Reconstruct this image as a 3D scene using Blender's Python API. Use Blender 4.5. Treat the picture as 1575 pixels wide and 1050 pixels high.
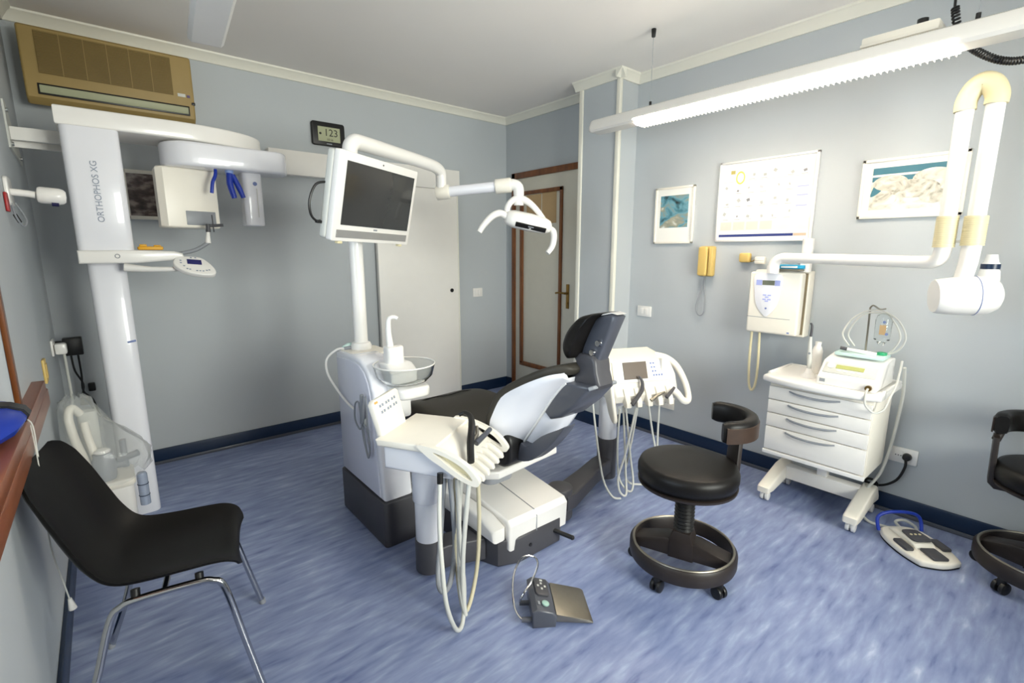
import bpy, bmesh, math, random
from mathutils import Vector, Matrix
random.seed(4)
for _o in list(bpy.data.objects): bpy.data.objects.remove(_o)
SC = bpy.context.scene
COL = SC.collection
PI = math.pi

# ------------------------------------------------------------------ camera, light, exposure
cd = bpy.data.cameras.new('camera'); cam = bpy.data.objects.new('camera', cd); COL.objects.link(cam)
cd.sensor_fit = 'HORIZONTAL'; cd.sensor_width = 36.0; cd.lens = 746.66 / 1575 * 36.0
cd.clip_start = 0.02
cam.location = (0, 0, 1.43); cam.rotation_euler = (PI / 2 - 0.1844, 0, -0.6972)
SC.camera = cam
vs = SC.view_settings
vs.view_transform = 'Standard'; vs.look = 'None'; vs.gamma = 1.0; vs.use_curve_mapping = False
vs.exposure = 0.0
TUBE = 44.0        # emission of the lit diffuser of the right lamp
TUBE2 = 5.0       # and of the lamp at the left
SKY = 2.2          # daylight outside the window
w = bpy.data.worlds.new('daylight'); SC.world = w; w.use_nodes = True
nt = w.node_tree; nt.nodes.clear()
sky = nt.nodes.new('ShaderNodeTexSky'); sky.sky_type = 'HOSEK_WILKIE'; sky.turbidity = 6.0
sky.sun_direction = (0.6, -0.3, 0.74); sky.ground_albedo = 0.4
bg = nt.nodes.new('ShaderNodeBackground'); bg.inputs['Strength'].default_value = SKY
out = nt.nodes.new('ShaderNodeOutputWorld')
nt.links.new(sky.outputs[0], bg.inputs[0]); nt.links.new(bg.outputs[0], out.inputs[0])
def area(name, loc, rot, sx, sy, power, col):
    l = bpy.data.lights.new(name, 'AREA'); l.shape = 'RECTANGLE'; l.size = sx; l.size_y = sy
    l.energy = power; l.color = col
    o = bpy.data.objects.new(name, l); COL.objects.link(o); o.location = loc; o.rotation_euler = rot
    return o
# daylight that falls through the two windows (left wall and the wall behind the camera)
area('window_daylight_left', (-0.75, 1.05, 1.62), (0, -PI / 2, 0), 1.25, 1.5, 42, (0.76, 0.86, 1.0))
area('window_daylight_rear', (1.5, -1.66, 1.55), (PI / 2, 0, 0), 1.5, 1.3, 190, (1.0, 0.96, 0.90))

# ------------------------------------------------------------------ materials
def lin(c):
    c = c / 255.0
    return c / 12.92 if c <= 0.04045 else ((c + 0.055) / 1.055) ** 2.4
def rgb(h):
    return tuple(lin(int(h[i:i + 2], 16)) for i in (0, 2, 4)) + (1.0,)
MATS = {}
def mat(name, col, rough=0.4, metal=0.0, var=0.06, scale=12.0, bump=0.0, bscale=200.0, coat=0.0, trans=0.0, alpha=1.0, emit=0.0, ior=1.45, stretch=None):
    if name in MATS: return MATS[name]
    m = bpy.data.materials.new(name); m.use_nodes = True
    n = m.node_tree.nodes; l = m.node_tree.links; b = n['Principled BSDF']
    tc = n.new('ShaderNodeTexCoord'); mp = n.new('ShaderNodeMapping'); l.new(tc.outputs['Object'], mp.inputs[0])
    if stretch: mp.inputs['Scale'].default_value = stretch
    no = n.new('ShaderNodeTexNoise'); no.inputs['Scale'].default_value = scale; no.inputs['Detail'].default_value = 4
    l.new(mp.outputs[0], no.inputs['Vector'])
    mx = n.new('ShaderNodeMix'); mx.data_type = 'RGBA'
    c = rgb(col)
    mx.inputs[6].default_value = tuple(max(0, v * (1 - var)) for v in c[:3]) + (1,)
    mx.inputs[7].default_value = tuple(min(1, v * (1 + var)) for v in c[:3]) + (1,)
    l.new(no.outputs['Fac'], mx.inputs[0]); l.new(mx.outputs[2], b.inputs['Base Color'])
    b.inputs['Roughness'].default_value = rough; b.inputs['Metallic'].default_value = metal
    b.inputs['Coat Weight'].default_value = coat; b.inputs['Transmission Weight'].default_value = trans
    b.inputs['Alpha'].default_value = alpha; b.inputs['IOR'].default_value = ior
    if emit:
        l.new(mx.outputs[2], b.inputs['Emission Color']); b.inputs['Emission Strength'].default_value = emit
    if bump:
        n2 = n.new('ShaderNodeTexNoise'); n2.inputs['Scale'].default_value = bscale; n2.inputs['Detail'].default_value = 3
        l.new(mp.outputs[0], n2.inputs['Vector'])
        bp = n.new('ShaderNodeBump'); bp.inputs['Strength'].default_value = bump; bp.inputs['Distance'].default_value = 0.002
        l.new(n2.outputs['Fac'], bp.inputs['Height']); l.new(bp.outputs[0], b.inputs['Normal'])
    MATS[name] = m
    return m
def ramp_mat(name, stops, scale=3.0, detail=5.0, rough=0.5, stretch=(1, 1, 1), rot=(0, 0, 0), dist=0.0, second=None):
    m = bpy.data.materials.new(name); m.use_nodes = True
    n = m.node_tree.nodes; l = m.node_tree.links; b = n['Principled BSDF']
    tc = n.new('ShaderNodeTexCoord'); mp = n.new('ShaderNodeMapping'); l.new(tc.outputs['Object'], mp.inputs[0])
    mp.inputs['Scale'].default_value = stretch; mp.inputs['Rotation'].default_value = rot
    no = n.new('ShaderNodeTexNoise'); no.inputs['Scale'].default_value = scale; no.inputs['Detail'].default_value = detail
    no.inputs['Distortion'].default_value = dist; l.new(mp.outputs[0], no.inputs['Vector'])
    r = n.new('ShaderNodeValToRGB'); l.new(no.outputs['Fac'], r.inputs[0])
    e = r.color_ramp.elements
    while len(e) > 1: e.remove(e[-1])
    e[0].position = stops[0][0]; e[0].color = rgb(stops[0][1])
    for p, c in stops[1:]:
        x = e.new(p); x.color = rgb(c)
    last = r.outputs[0]
    if second:
        s2, st2, stops2, fac = second
        mp2 = n.new('ShaderNodeMapping'); l.new(tc.outputs['Object'], mp2.inputs[0]); mp2.inputs['Scale'].default_value = st2; mp2.inputs['Rotation'].default_value = rot
        n2 = n.new('ShaderNodeTexNoise'); n2.inputs['Scale'].default_value = s2; n2.inputs['Detail'].default_value = 6; l.new(mp2.outputs[0], n2.inputs['Vector'])
        r2 = n.new('ShaderNodeValToRGB'); l.new(n2.outputs['Fac'], r2.inputs[0]); e2 = r2.color_ramp.elements
        e2[0].position = stops2[0][0]; e2[0].color = rgb(stops2[0][1]); e2[1].position = stops2[1][0]; e2[1].color = rgb(stops2[1][1])
        mx = n.new('ShaderNodeMix'); mx.data_type = 'RGBA'; mx.blend_type = 'MULTIPLY'; mx.inputs[0].default_value = fac
        l.new(last, mx.inputs[6]); l.new(r2.outputs[0], mx.inputs[7]); last = mx.outputs[2]
    l.new(last, b.inputs['Base Color']); b.inputs['Roughness'].default_value = rough
    MATS[name] = m
    return m
M_WALL = mat('pale_blue_paint', 'b7bcbf', 0.62, var=0.03, scale=3, bump=0.12, bscale=160)
M_CEIL = mat('ceiling_paint', 'f3eee8', 0.85, var=0.02, scale=2)
M_TRIM = mat('cream_white_paint', 'e6e3d6', 0.45, var=0.02)
M_NAVY = mat('navy_vinyl', '0e2440', 0.35, var=0.08)
M_WHITE = mat('white_plastic', 'ece9e4', 0.28, var=0.02, coat=0.25)
M_COOL = mat('white_lacquer', 'e9e9ee', 0.25, var=0.02, coat=0.4)
M_CREAM = mat('cream_plastic', 'efe9dc', 0.35, var=0.03)
M_IVORY = mat('ivory_ribbed_plastic', 'ded3ac', 0.45, var=0.04)
M_BEIGE = mat('yellowed_beige_plastic', '9c8450', 0.5, var=0.08)
M_GRILLE = mat('brown_beige_grille', '7d6839', 0.6, var=0.1)
M_YELLOW = mat('ochre_plastic', 'd2b46a', 0.45, var=0.05)
M_SATIN = mat('black_satin_plastic', '0b0908', .45, var=.1)
M_BLACK = mat('black_plastic', '151414', 0.4, var=0.15)
M_LEATHER = mat('black_vinyl', '131110', 0.42, var=0.15, bump=0.15, bscale=350)
M_BROWNBLK = mat('worn_brown_black_plastic', '2a2320', 0.45, var=0.25, scale=25)
M_UPH = mat('dark_grey_upholstery', '38352f', 0.5, var=0.08, bump=0.08, bscale=300)
M_DGREY = mat('dark_grey_plastic', '47464a', 0.42, var=0.06)
M_SLATE = mat('slate_grey_plastic', '4e5058', 0.32, var=0.05, coat=0.2)
M_GREY = mat('mid_grey_plastic', '8d9095', 0.4, var=0.06)
M_LGREY = mat('light_grey_hose', 'c9c9c2', 0.4, var=0.05)
M_CHROME = mat('chrome', 'c8c8c8', 0.12, metal=1.0, var=0.02)
M_STEEL = mat('brushed_steel', '9a9488', 0.38, metal=0.9, var=0.06, scale=60)
M_BRASS = mat('aged_brass', '8a6d3a', 0.35, metal=0.9, var=0.15)
M_WOOD = ramp_mat('brown_door_wood', [(0.3, '5e3314'), (0.55, '75431c'), (0.8, '8a5426')], 4, 6, 0.35, (6, 6, 1))
M_SILL = ramp_mat('reddish_sill_wood', [(0.3, '7d4426'), (0.55, '8f5230'), (0.8, 'a5623a')], 4, 6, 0.3, (8, 1, 8))
M_DOORW = mat('cream_door_lacquer', 'd3cebf', 0.35, var=0.03)
M_PANEL = mat('warm_white_laminate', 'efebe4', 0.4, var=0.02)
M_BLUE = mat('royal_blue_plastic', '1836a0', 0.35, var=0.08)
M_CYAN = mat('cyan_card', '2aa3cf', 0.5, var=0.05)
M_SCREEN = mat('dark_screen', '2f2f2e', 0.16, var=0.05, coat=0.3)
M_LCDG = mat('green_lcd', '8f9638', 0.3, var=0.04)
M_LCD = mat('grey_green_lcd', 'a8ac8c', 0.3, var=0.04)
M_INK = mat('dark_ink', '33332c', 0.6)
M_BLUEINK = mat('blue_grey_ink', '6f7fae', 0.5)
M_LAV = mat('lavender_button', 'a6aee0', 0.45)
M_GREYINK = mat('grey_blue_print', '8a93a3', 0.5)
M_ORANGE = mat('orange_print', 'e2a860', 0.5)
M_PAPER = mat('brown_kraft_paper', 'b99b72', 0.8, var=0.08)
M_PAPERW = mat('white_paper', 'f3f1ea', 0.7, var=0.01)
M_GREEN = mat('green_plastic', '2f9a6a', 0.4)
M_RED = mat('red_plastic', 'a01f22', 0.4)
M_GLASS = mat('clear_glass', 'f4f7f7', 0.05, var=0.01, trans=1.0, ior=1.3)
for k_ in ('black_satin_plastic', 'black_vinyl', 'dark_grey_upholstery'):
    if k_ in MATS: MATS[k_].node_tree.nodes['Principled BSDF'].inputs['Specular IOR Level'].default_value = .3
def pane_material():
    m = bpy.data.materials.new('window_glass'); m.use_nodes = True
    n = m.node_tree.nodes; l = m.node_tree.links; n.clear()
    o = n.new('ShaderNodeOutputMaterial'); mx = n.new('ShaderNodeMixShader'); tr = n.new('ShaderNodeBsdfTransparent'); gl = n.new('ShaderNodeBsdfGlossy')
    fr = n.new('ShaderNodeFresnel'); fr.inputs['IOR'].default_value = 1.45; gl.inputs['Roughness'].default_value = .02
    tr.inputs['Color'].default_value = (.93, .96, .95, 1)
    l.new(fr.outputs[0], mx.inputs[0]); l.new(tr.outputs[0], mx.inputs[1]); l.new(gl.outputs[0], mx.inputs[2]); l.new(mx.outputs[0], o.inputs[0])
    return m
M_PANE = pane_material()
M_BAG = mat('clear_polythene', 'e9ecea', 0.18, var=0.02, trans=0.45, alpha=0.36, ior=1.2, bump=1.0, bscale=24, coat=0.4)
M_AQUA = mat('pale_aqua_plastic', 'c9e2dc', 0.35)
M_TUBEOFF = mat('lamp_housing_white', 'dcd8d2', 0.35, var=0.02)
M_LIT = mat('lit_diffuser', 'fff0da', 0.4, var=0.0, emit=TUBE)
M_LIT2 = mat('lit_diffuser_dim', 'fff0da', 0.4, var=0.0, emit=TUBE2)
M_FLOOR = ramp_mat('blue_marbled_linoleum', [(0.25, '646f9b'), (0.38, '8490b5'), (0.48, '8e9abd'), (0.58, '98a4c4'), (0.68, 'a9b4cf'), (0.80, 'd0d8e6')], 6.0, 12, 0.34, (1.0, 5.0, 1), (0, 0, 0.03), 0.25,
                   (1.8, (1.0, 1.8, 1), [(0.30, 'c3cad9'), (0.70, 'ffffff')], 0.8))


# ------------------------------------------------------------------ mesh helpers
class MB:
    def __init__(s, M=None):
        s.bm = bmesh.new(); s.M = M or Matrix()
    def _add(s, t, M=None):
        T = s.M @ (M or Matrix())
        t.transform(T)
        if T.determinant() < 0: bmesh.ops.reverse_faces(t, faces=t.faces[:])
        me = bpy.data.meshes.new('tmp'); t.to_mesh(me); t.free(); s.bm.from_mesh(me); bpy.data.meshes.remove(me)
        return s
    def box(s, c, d, bev=0.0, seg=2, rot=None):
        t = bmesh.new(); bmesh.ops.create_cube(t, size=1.0)
        bmesh.ops.scale(t, vec=Vector(d), verts=t.verts)
        if bev: bmesh.ops.bevel(t, geom=t.edges[:], offset=min(bev, min(d) * 0.49), segments=seg, affect='EDGES', profile=0.5)
        return s._add(t, Matrix.Translation(Vector(c)) @ (rot or Matrix()))
    def bb(s, a, b, bev=0.0, seg=2):
        return s.box([(a[i] + b[i]) / 2 for i in range(3)], [abs(b[i] - a[i]) for i in range(3)], bev, seg)
    def prism(s, poly, d0, d1, ax='x', bev=0.0, seg=2, M=None):
        """extrude a 2D outline between d0 and d1 along axis ax"""
        f = {'x': lambda p, d: (d, p[0], p[1]), 'y': lambda p, d: (p[0], d, p[1]), 'z': lambda p, d: (p[0], p[1], d)}[ax]
        t = bmesh.new()
        A = [t.verts.new(f(p, d0)) for p in poly]; B = [t.verts.new(f(p, d1)) for p in poly]
        n = len(poly)
        t.faces.new(A); t.faces.new(B[::-1])
        side = [t.faces.new((A[i], B[i], B[(i + 1) % n], A[(i + 1) % n])) for i in range(n)]
        bmesh.ops.recalc_face_normals(t, faces=t.faces)
        if bev:
            es = [e for e in t.edges if len(set(v in A for v in e.verts)) == 1]
            bmesh.ops.bevel(t, geom=es, offset=bev, segments=seg, affect='EDGES', profile=0.5, clamp_overlap=True)
        return s._add(t, M)
    def ringplate(s, outer, inner, d0, d1, ax='x', M=None):
        """flat plate between d0 and d1 with a hole (outer and inner outline of equal length)"""
        f = {'x': lambda p, d: (d, p[0], p[1]), 'y': lambda p, d: (p[0], d, p[1]), 'z': lambda p, d: (p[0], p[1], d)}[ax]
        t = bmesh.new(); R = [[t.verts.new(f(p, d)) for p in o] for o, d in ((outer, d0), (outer, d1), (inner, d1), (inner, d0))]
        n = len(outer)
        for a, b in ((0, 1), (1, 2), (2, 3), (3, 0)):
            for i in range(n): t.faces.new((R[a][i], R[a][(i + 1) % n], R[b][(i + 1) % n], R[b][i]))
        bmesh.ops.recalc_face_normals(t, faces=t.faces)
        return s._add(t, M)
    def loft(s, rings, cap=True, M=None):
        t = bmesh.new(); R = [[t.verts.new(p) for p in r] for r in rings]; n = len(R[0])
        for a, b in zip(R, R[1:]):
            for i in range(n):
                t.faces.new((a[i], a[(i + 1) % n], b[(i + 1) % n], b[i]))
        if cap: t.faces.new(R[0][::-1]); t.faces.new(R[-1])
        bmesh.ops.recalc_face_normals(t, faces=t.faces)
        return s._add(t, M)
    def grid(s, rows, M=None):
        t = bmesh.new(); R = [[t.verts.new(p) for p in r] for r in rows]
        for a, b in zip(R, R[1:]):
            for i in range(len(a) - 1): t.faces.new((a[i], a[i + 1], b[i + 1], b[i]))
        return s._add(t, M)
    def tube(s, pts, r, n=12, sm=0, closed=False, M=None):
        P = [Vector(p) for p in pts]
        rr = list(r) if isinstance(r, (list, tuple)) else [r] * len(P)
        if sm: P, rr = spline(P, rr, sm, closed)
        m = len(P); rings = []; up = None
        for i in range(m):
            if closed: d = P[(i + 1) % m] - P[i - 1]
            else: d = P[min(i + 1, m - 1)] - P[max(i - 1, 0)]
            if d.length < 1e-9: d = Vector((0, 0, 1))
            d.normalize()
            if up is None:
                up = d.orthogonal().normalized()
            up = (up - d * up.dot(d)); up = up.normalized() if up.length > 1e-6 else d.orthogonal().normalized()
            v = d.cross(up)
            rings.append([P[i] + (up * math.cos(2 * PI * k / n) + v * math.sin(2 * PI * k / n)) * rr[i] for k in range(n)])
        if closed: rings.append(rings[0])
        return s.loft(rings, not closed, M)
    def lathe(s, prof, n=32, M=None, cap=True):
        rings = [[(r * math.cos(2 * PI * k / n), r * math.sin(2 * PI * k / n), z) for k in range(n)] for r, z in prof]
        return s.loft(rings, cap, M)
    def cyl(s, a, b, r, r2=None, n=24, bev=0.0):
        a, b = Vector(a), Vector(b); L = (b - a).length; r2 = r if r2 is None else r2
        q = (b - a).normalized().to_track_quat('Z', 'Y').to_matrix().to_4x4()
        pr = [(r, 0), (r2, L)] if not bev else [(r - bev, 0), (r - bev * .3, bev * .3), (r, bev), (r2, L - bev), (r2 - bev * .3, L - bev * .3), (r2 - bev, L)]
        return s.lathe(pr, n, Matrix.Translation(a) @ q)
    def ball(s, c, r, n=16, M=None):
        t = bmesh.new(); bmesh.ops.create_uvsphere(t, u_segments=n, v_segments=max(6, n // 2), radius=1.0)
        d = r if isinstance(r, (tuple, list)) else (r, r, r)
        return s._add(t, Matrix.Translation(Vector(c)) @ (M or Matrix()) @ Matrix.Diagonal((d[0], d[1], d[2], 1)))
    def torus(s, c, R, r, n=48, k=12, M=None):
        return s.tube([(R * math.cos(2 * PI * i / n), R * math.sin(2 * PI * i / n), 0) for i in range(n)], r, k, closed=True, M=Matrix.Translation(Vector(c)) @ (M or Matrix()))
def spline(P, rr, k, closed=False):
    out, ro = [], []; m = len(P); segs = m if closed else m - 1
    g = (lambda i: P[i % m]) if closed else (lambda i: P[max(0, min(m - 1, i))])
    for i in range(segs):
        p0, p1, p2, p3 = g(i - 1), g(i), g(i + 1), g(i + 2)
        for j in range(k):
            t = j / k
            out.append(0.5 * ((2 * p1) + (p2 - p0) * t + (2 * p0 - 5 * p1 + 4 * p2 - p3) * t * t + (3 * p1 - p0 - 3 * p2 + p3) * t ** 3))
            ro.append(rr[i] * (1 - t) + rr[(i + 1) % m] * t)
    if not closed: out.append(P[-1]); ro.append(rr[-1])
    return out, ro
def sp2(pts, k=6, closed=True):
    P, _ = spline([Vector((p[0], p[1], 0)) for p in pts], [0] * len(pts), k, closed)
    return [(p.x, p.y) for p in P]
def rrect(x0, y0, x1, y1, r, n=5):
    o = []
    for cx, cy, a in ((x1 - r, y1 - r, 0), (x0 + r, y1 - r, 90), (x0 + r, y0 + r, 180), (x1 - r, y0 + r, 270)):
        for i in range(n + 1):
            t = math.radians(a + 90 * i / n); o.append((cx + r * math.cos(t), cy + r * math.sin(t)))
    return o
def frame(o, x, z):
    """matrix with origin o, local X along x, local Z near z"""
    x = Vector(x).normalized(); z = Vector(z); y = z.cross(x).normalized(); z = x.cross(y)
    M = Matrix((x, y, z)).transposed().to_4x4(); M.translation = Vector(o); return M
XF = {}
def obj(name, mb, m, parent=None, world=True, sharp=38):
    bm = mb.bm
    if world and parent is not None: bm.transform(XF[parent].inverted())
    bm.normal_update()
    ca = math.radians(sharp)
    for f in bm.faces: f.smooth = True
    for e in bm.edges:
        if len(e.link_faces) == 2 and e.calc_face_angle(0) > ca: e.smooth = False
    me = bpy.data.meshes.new(name); bm.to_mesh(me); bm.free(); me.materials.append(m)
    o = bpy.data.objects.new(name, me); COL.objects.link(o)
    if parent is not None:
        o.parent = parent; XF[o] = XF[parent]
    else: XF[o] = Matrix()
    return o
def thing(name, label, cat, loc=(0, 0, 0), rotz=0.0, group=None):
    o = bpy.data.objects.new(name, None); COL.objects.link(o); o.empty_display_size = 0.1
    o.location = loc; o.rotation_euler = (0, 0, rotz)
    XF[o] = Matrix.Translation(Vector(loc)) @ Matrix.Rotation(rotz, 4, 'Z')
    return tag(o, label, cat, group)
def tag(o, label, cat, group=None):
    o['label'] = label; o['category'] = cat
    if group: o['group'] = group
    return o
def struct(name, mb, m, parent=None):
    o = obj(name, mb, m, parent)
    if parent is None: o['kind'] = 'structure'
    return o
def sempty(name, loc=(0, 0, 0)):
    o = bpy.data.objects.new(name, None); COL.objects.link(o); o.location = loc; XF[o] = Matrix.Translation(Vector(loc)); o['kind'] = 'structure'
    return o
def text(name, s, size, M, m, parent, depth=0.0008, align='CENTER'):
    c = bpy.data.curves.new(name, 'FONT'); c.body = s; c.size = size; c.align_x = align; c.align_y = 'CENTER'; c.extrude = depth
    t = bpy.data.objects.new('tmp_text', c); COL.objects.link(t)
    me = bpy.data.meshes.new_from_object(t.evaluated_get(bpy.context.evaluated_depsgraph_get()))
    bpy.data.objects.remove(t); bpy.data.curves.remove(c)
    mb = MB(M); b = bmesh.new(); b.from_mesh(me); bpy.data.meshes.remove(me); mb._add(b)
    return obj(name, mb, m, parent)
def copytree(o, parent=None):
    c = o.copy(); COL.objects.link(c); XF[c] = XF.get(o, Matrix())
    if parent is not None: c.parent = parent
    for ch in list(o.children): copytree(ch, c)
    return c
def P2(pts): return pts

# ------------------------------------------------------------------ the room
XL, XR, YB, YF, ZC = -0.26, 3.22, 3.935, -1.4, 2.70
struct('floor', MB().bb((XL - .4, YF - .3, -0.1), (XR + .2, YB + .2, 0)), M_FLOOR)
struct('ceiling', MB().bb((XL - .4, YF - .3, ZC), (XR + .2, YB + .2, ZC + .1)), M_CEIL)
struct('wall_back', MB().bb((XL - .4, YB, 0), (XR + .2, YB + .15, ZC)), M_WALL)
struct('wall_right', MB().bb((XR, YF - .3, 0), (XR + .15, YB, ZC)), M_WALL)
# left wall with its window opening
WY0, WY1, WZ0, WZ1 = 0.35, 2.16, 0.93, 2.25
wl = MB()
wl.bb((XL - .3, YF - .3, 0), (XL, YB, WZ0 - .06)).bb((XL - .3, YF - .3, WZ1), (XL, YB, ZC))
wl.bb((XL - .3, YF - .3, WZ0 - .06), (XL, WY0, WZ1)).bb((XL - .3, WY1, WZ0 - .06), (XL, YB, WZ1))
struct('wall_left', wl, M_WALL)
# wall behind the camera with its own window opening
wf = MB()
wf.bb((XL - .3, YF - .25, 0), (XR, YF, .85)).bb((XL - .3, YF - .25, 2.25), (XR, YF, ZC))
wf.bb((XL - .3, YF - .25, .85), (.7, YF, 2.25)).bb((2.3, YF - .25, .85), (XR, YF, 2.25))
struct('wall_front', wf, M_WALL)
struct('wall_column', MB().bb((3.002, 2.379, 0), (XR, 2.746, ZC)), M_WALL)
# cornice
def cornice(name, a, b, nrm):
    a, b, nrm = Vector(a), Vector(b), Vector(nrm)
    pr = [(0, 2.640), (.012, 2.640), (.018, 2.652), (.04, 2.682), (.052, 2.690), (.055, 2.7), (0, 2.7)]
    struct(name, MB().loft([[tuple(p + nrm * q[0] + Vector((0, 0, q[1]))) for q in pr] for p in (a, b)]), M_TRIM)
cornice('trim_1', (XL, YB, 0), (XR, YB, 0), (0, -1, 0))
cornice('trim_2', (XR, YB, 0), (XR, 2.746, 0), (-1, 0, 0))
cornice('trim_3', (3.002, 2.80, 0), (3.002, 2.325, 0), (-1, 0, 0))
cornice('trim_4', (2.948, 2.379, 0), (XR, 2.379, 0), (0, -1, 0))
cornice('trim_5', (XR, 2.379, 0), (XR, YF, 0), (-1, 0, 0))
cornice('trim_6', (XL, YF, 0), (XL, YB, 0), (1, 0, 0))
# corner strips of the column
struct('trim_7', MB().bb((2.990, 2.722, .104), (3.014, 2.760, 2.645), .006), M_TRIM)
struct('trim_8', MB().bb((2.990, 2.366, .104), (3.022, 2.402, 2.645), .008), M_TRIM)
def base(name, a, b):
    mb = MB(); mb.bb(a, b, .004)
    # little rounded foot of the skirting
    dx, dy = abs(b[0] - a[0]), abs(b[1] - a[1])
    struct(name, mb, M_NAVY)
base('baseboard_back', (XL, YB - .014, 0), (1.78, YB, .104))
base('baseboard_back_2', (2.575, YB - .014, 0), (XR, YB, .104))
base('baseboard_right', (XR - .014, YF, 0), (XR, 2.379, .104))
base('baseboard_right_2', (XR - .014, 3.82, 0), (XR, YB - .014, .104))
base('baseboard_column', (2.988, 2.365, 0), (3.002, 2.746, .104))
base('baseboard_column_2', (3.002, 2.365, 0), (XR - .014, 2.379, .104))
base('baseboard_left', (XL, YF, 0), (XL + .014, YB - .014, .104))
for nm, a, b in (('baseboard_foot_back', (XL, YB - .022, 0), (1.78, YB - .013, .022)), ('baseboard_foot_right', (XR - .024, YF, 0), (XR - .013, 2.365, .022))):
    struct(nm, MB().bb(a, b, .004), M_SLATE)
# window in the left wall
wn = sempty('window_1', (XL, WY1, WZ0))
fr = MB()
for a, b in (((-.40, WY0, WZ0), (-.33, WY0 + .07, WZ1)), ((-.40, WY1 - .07, WZ0), (-.33, WY1, WZ1)), ((-.40, WY0, WZ1 - .07), (-.33, WY1, WZ1)), ((-.40, WY0, WZ0), (-.33, WY1, WZ0 + .07)), ((-.40, 1.22, WZ0), (-.33, 1.32, WZ1))):
    fr.bb(a, b, .006)
obj('window_frame', fr, M_WOOD, wn)
obj('casing', MB().bb((XL - .002, WY1 - .005, WZ0), (XL + .012, WY1 + .035, WZ1 + .05), .003).bb((XL - .002, WY0, WZ1), (XL + .012, WY1, WZ1 + .05), .003), M_WOOD, wn)
for y0, y1 in ((WY0 + .07, 1.22), (1.32, WY1 - .07)):
    obj('pane', MB().bb((-.372, y0, WZ0 + .07), (-.366, y1, WZ1 - .07)), M_PANE, wn)
sl = MB().bb((-.55, WY0 - .3, .885), (-.222, 2.60, .93), .004)
obj('sill', sl, M_SILL, wn)
obj('sill_apron', MB().bb((-.262, WY0 - .3, .82), (-.222, 2.66, .8845), .004), M_SILL, wn)
# window behind the camera
wn2 = sempty('window_2', (1.5, YF, .85))
fr = MB()
for a, b in (((.7, YF - .2, .85), (.77, YF - .13, 2.25)), ((2.23, YF - .2, .85), (2.3, YF - .13, 2.25)), ((.7, YF - .2, .85), (2.3, YF - .13, .92)), ((.7, YF - .2, 2.18), (2.3, YF - .13, 2.25)), ((1.46, YF - .2, .85), (1.54, YF - .13, 2.25))):
    fr.bb(a, b, .006)
obj('window_frame', fr, M_WOOD, wn2)
for x0, x1 in ((.77, 1.46), (1.54, 2.23)): obj('pane', MB().bb((x0, YF - .168, .92), (x1, YF - .162, 2.18)), M_PANE, wn2)

# hinged door in the right wall, beyond the column
d1 = sempty('door_1', (XR, 3.4, 0))
D = XR
obj('door_frame', MB().bb((D - .03, 3.765, 0), (D, 3.817, 2.17), .004).bb((D - .03, 2.78, 2.115), (D, 3.817, 2.17), .004).bb((D - .03, 2.77, 0), (D, 2.815, 2.17), .004), M_WOOD, d1)
leaf = obj('door_leaf', MB().bb((D - .018, 2.815, .008), (D - .001, 3.765, 2.115), .003), M_DOORW, d1)
ml = MB()
for a, b in (((3.645, .30), (3.690, 1.99)), ((3.115, .30), (3.150, 1.99)), ((3.115, 1.955), (3.69, 1.99)), ((3.115, .28), (3.69, .325))):
    ml.bb((D - .034, a[0], a[1]), (D - .017, b[0], b[1]), .005)
obj('door_moulding', ml, M_WOOD, leaf)
for (a, b, m_) in (((3.40, 1.66), (3.60, 1.95), M_PAPER), ((3.20, 1.68), (3.385, 1.955), M_PAPER)):
    obj('paper_note', MB().bb((D - .0215, a[0], a[1]), (D - .0180, b[0], b[1])), m_, leaf)
hd = obj('door_handle', MB().bb((D - .026, 3.020, .915), (D - .017, 3.055, 1.135), .003)
         .cyl((D - .02, 3.038, 1.055), (D - .065, 3.038, 1.055), .010).tube([(D - .062, 3.035, 1.055), (D - .064, 3.10, 1.058), (D - .062, 3.15, 1.052)], [.010, .008, .009], 10, sm=4).cyl((D - .02, 3.038, .96), (D - .033, 3.038, .96), .010), M_BRASS, leaf)
# sliding door of the back wall with its pelmet
d2 = sempty('door_2', (2.18, YB, 0))
obj('pelmet', MB().bb((.995, 3.845, 1.972), (2.598, YB - .001, 2.143), .004), M_PANEL, d2)
obj('door_leaf', MB().bb((1.785, 3.872, .012), (2.580, 3.915, 1.9718), .003), M_PANEL, d2)
obj('edge_strip', MB().bb((2.5802, 3.868, .012), (2.592, 3.919, 1.9718), .002), M_TRIM, d2)
obj('lock', MB().cyl((2.505, 3.8715, 1.066), (2.505, 3.866, 1.066), .018, n=20), M_BLACK, d2)

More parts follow.
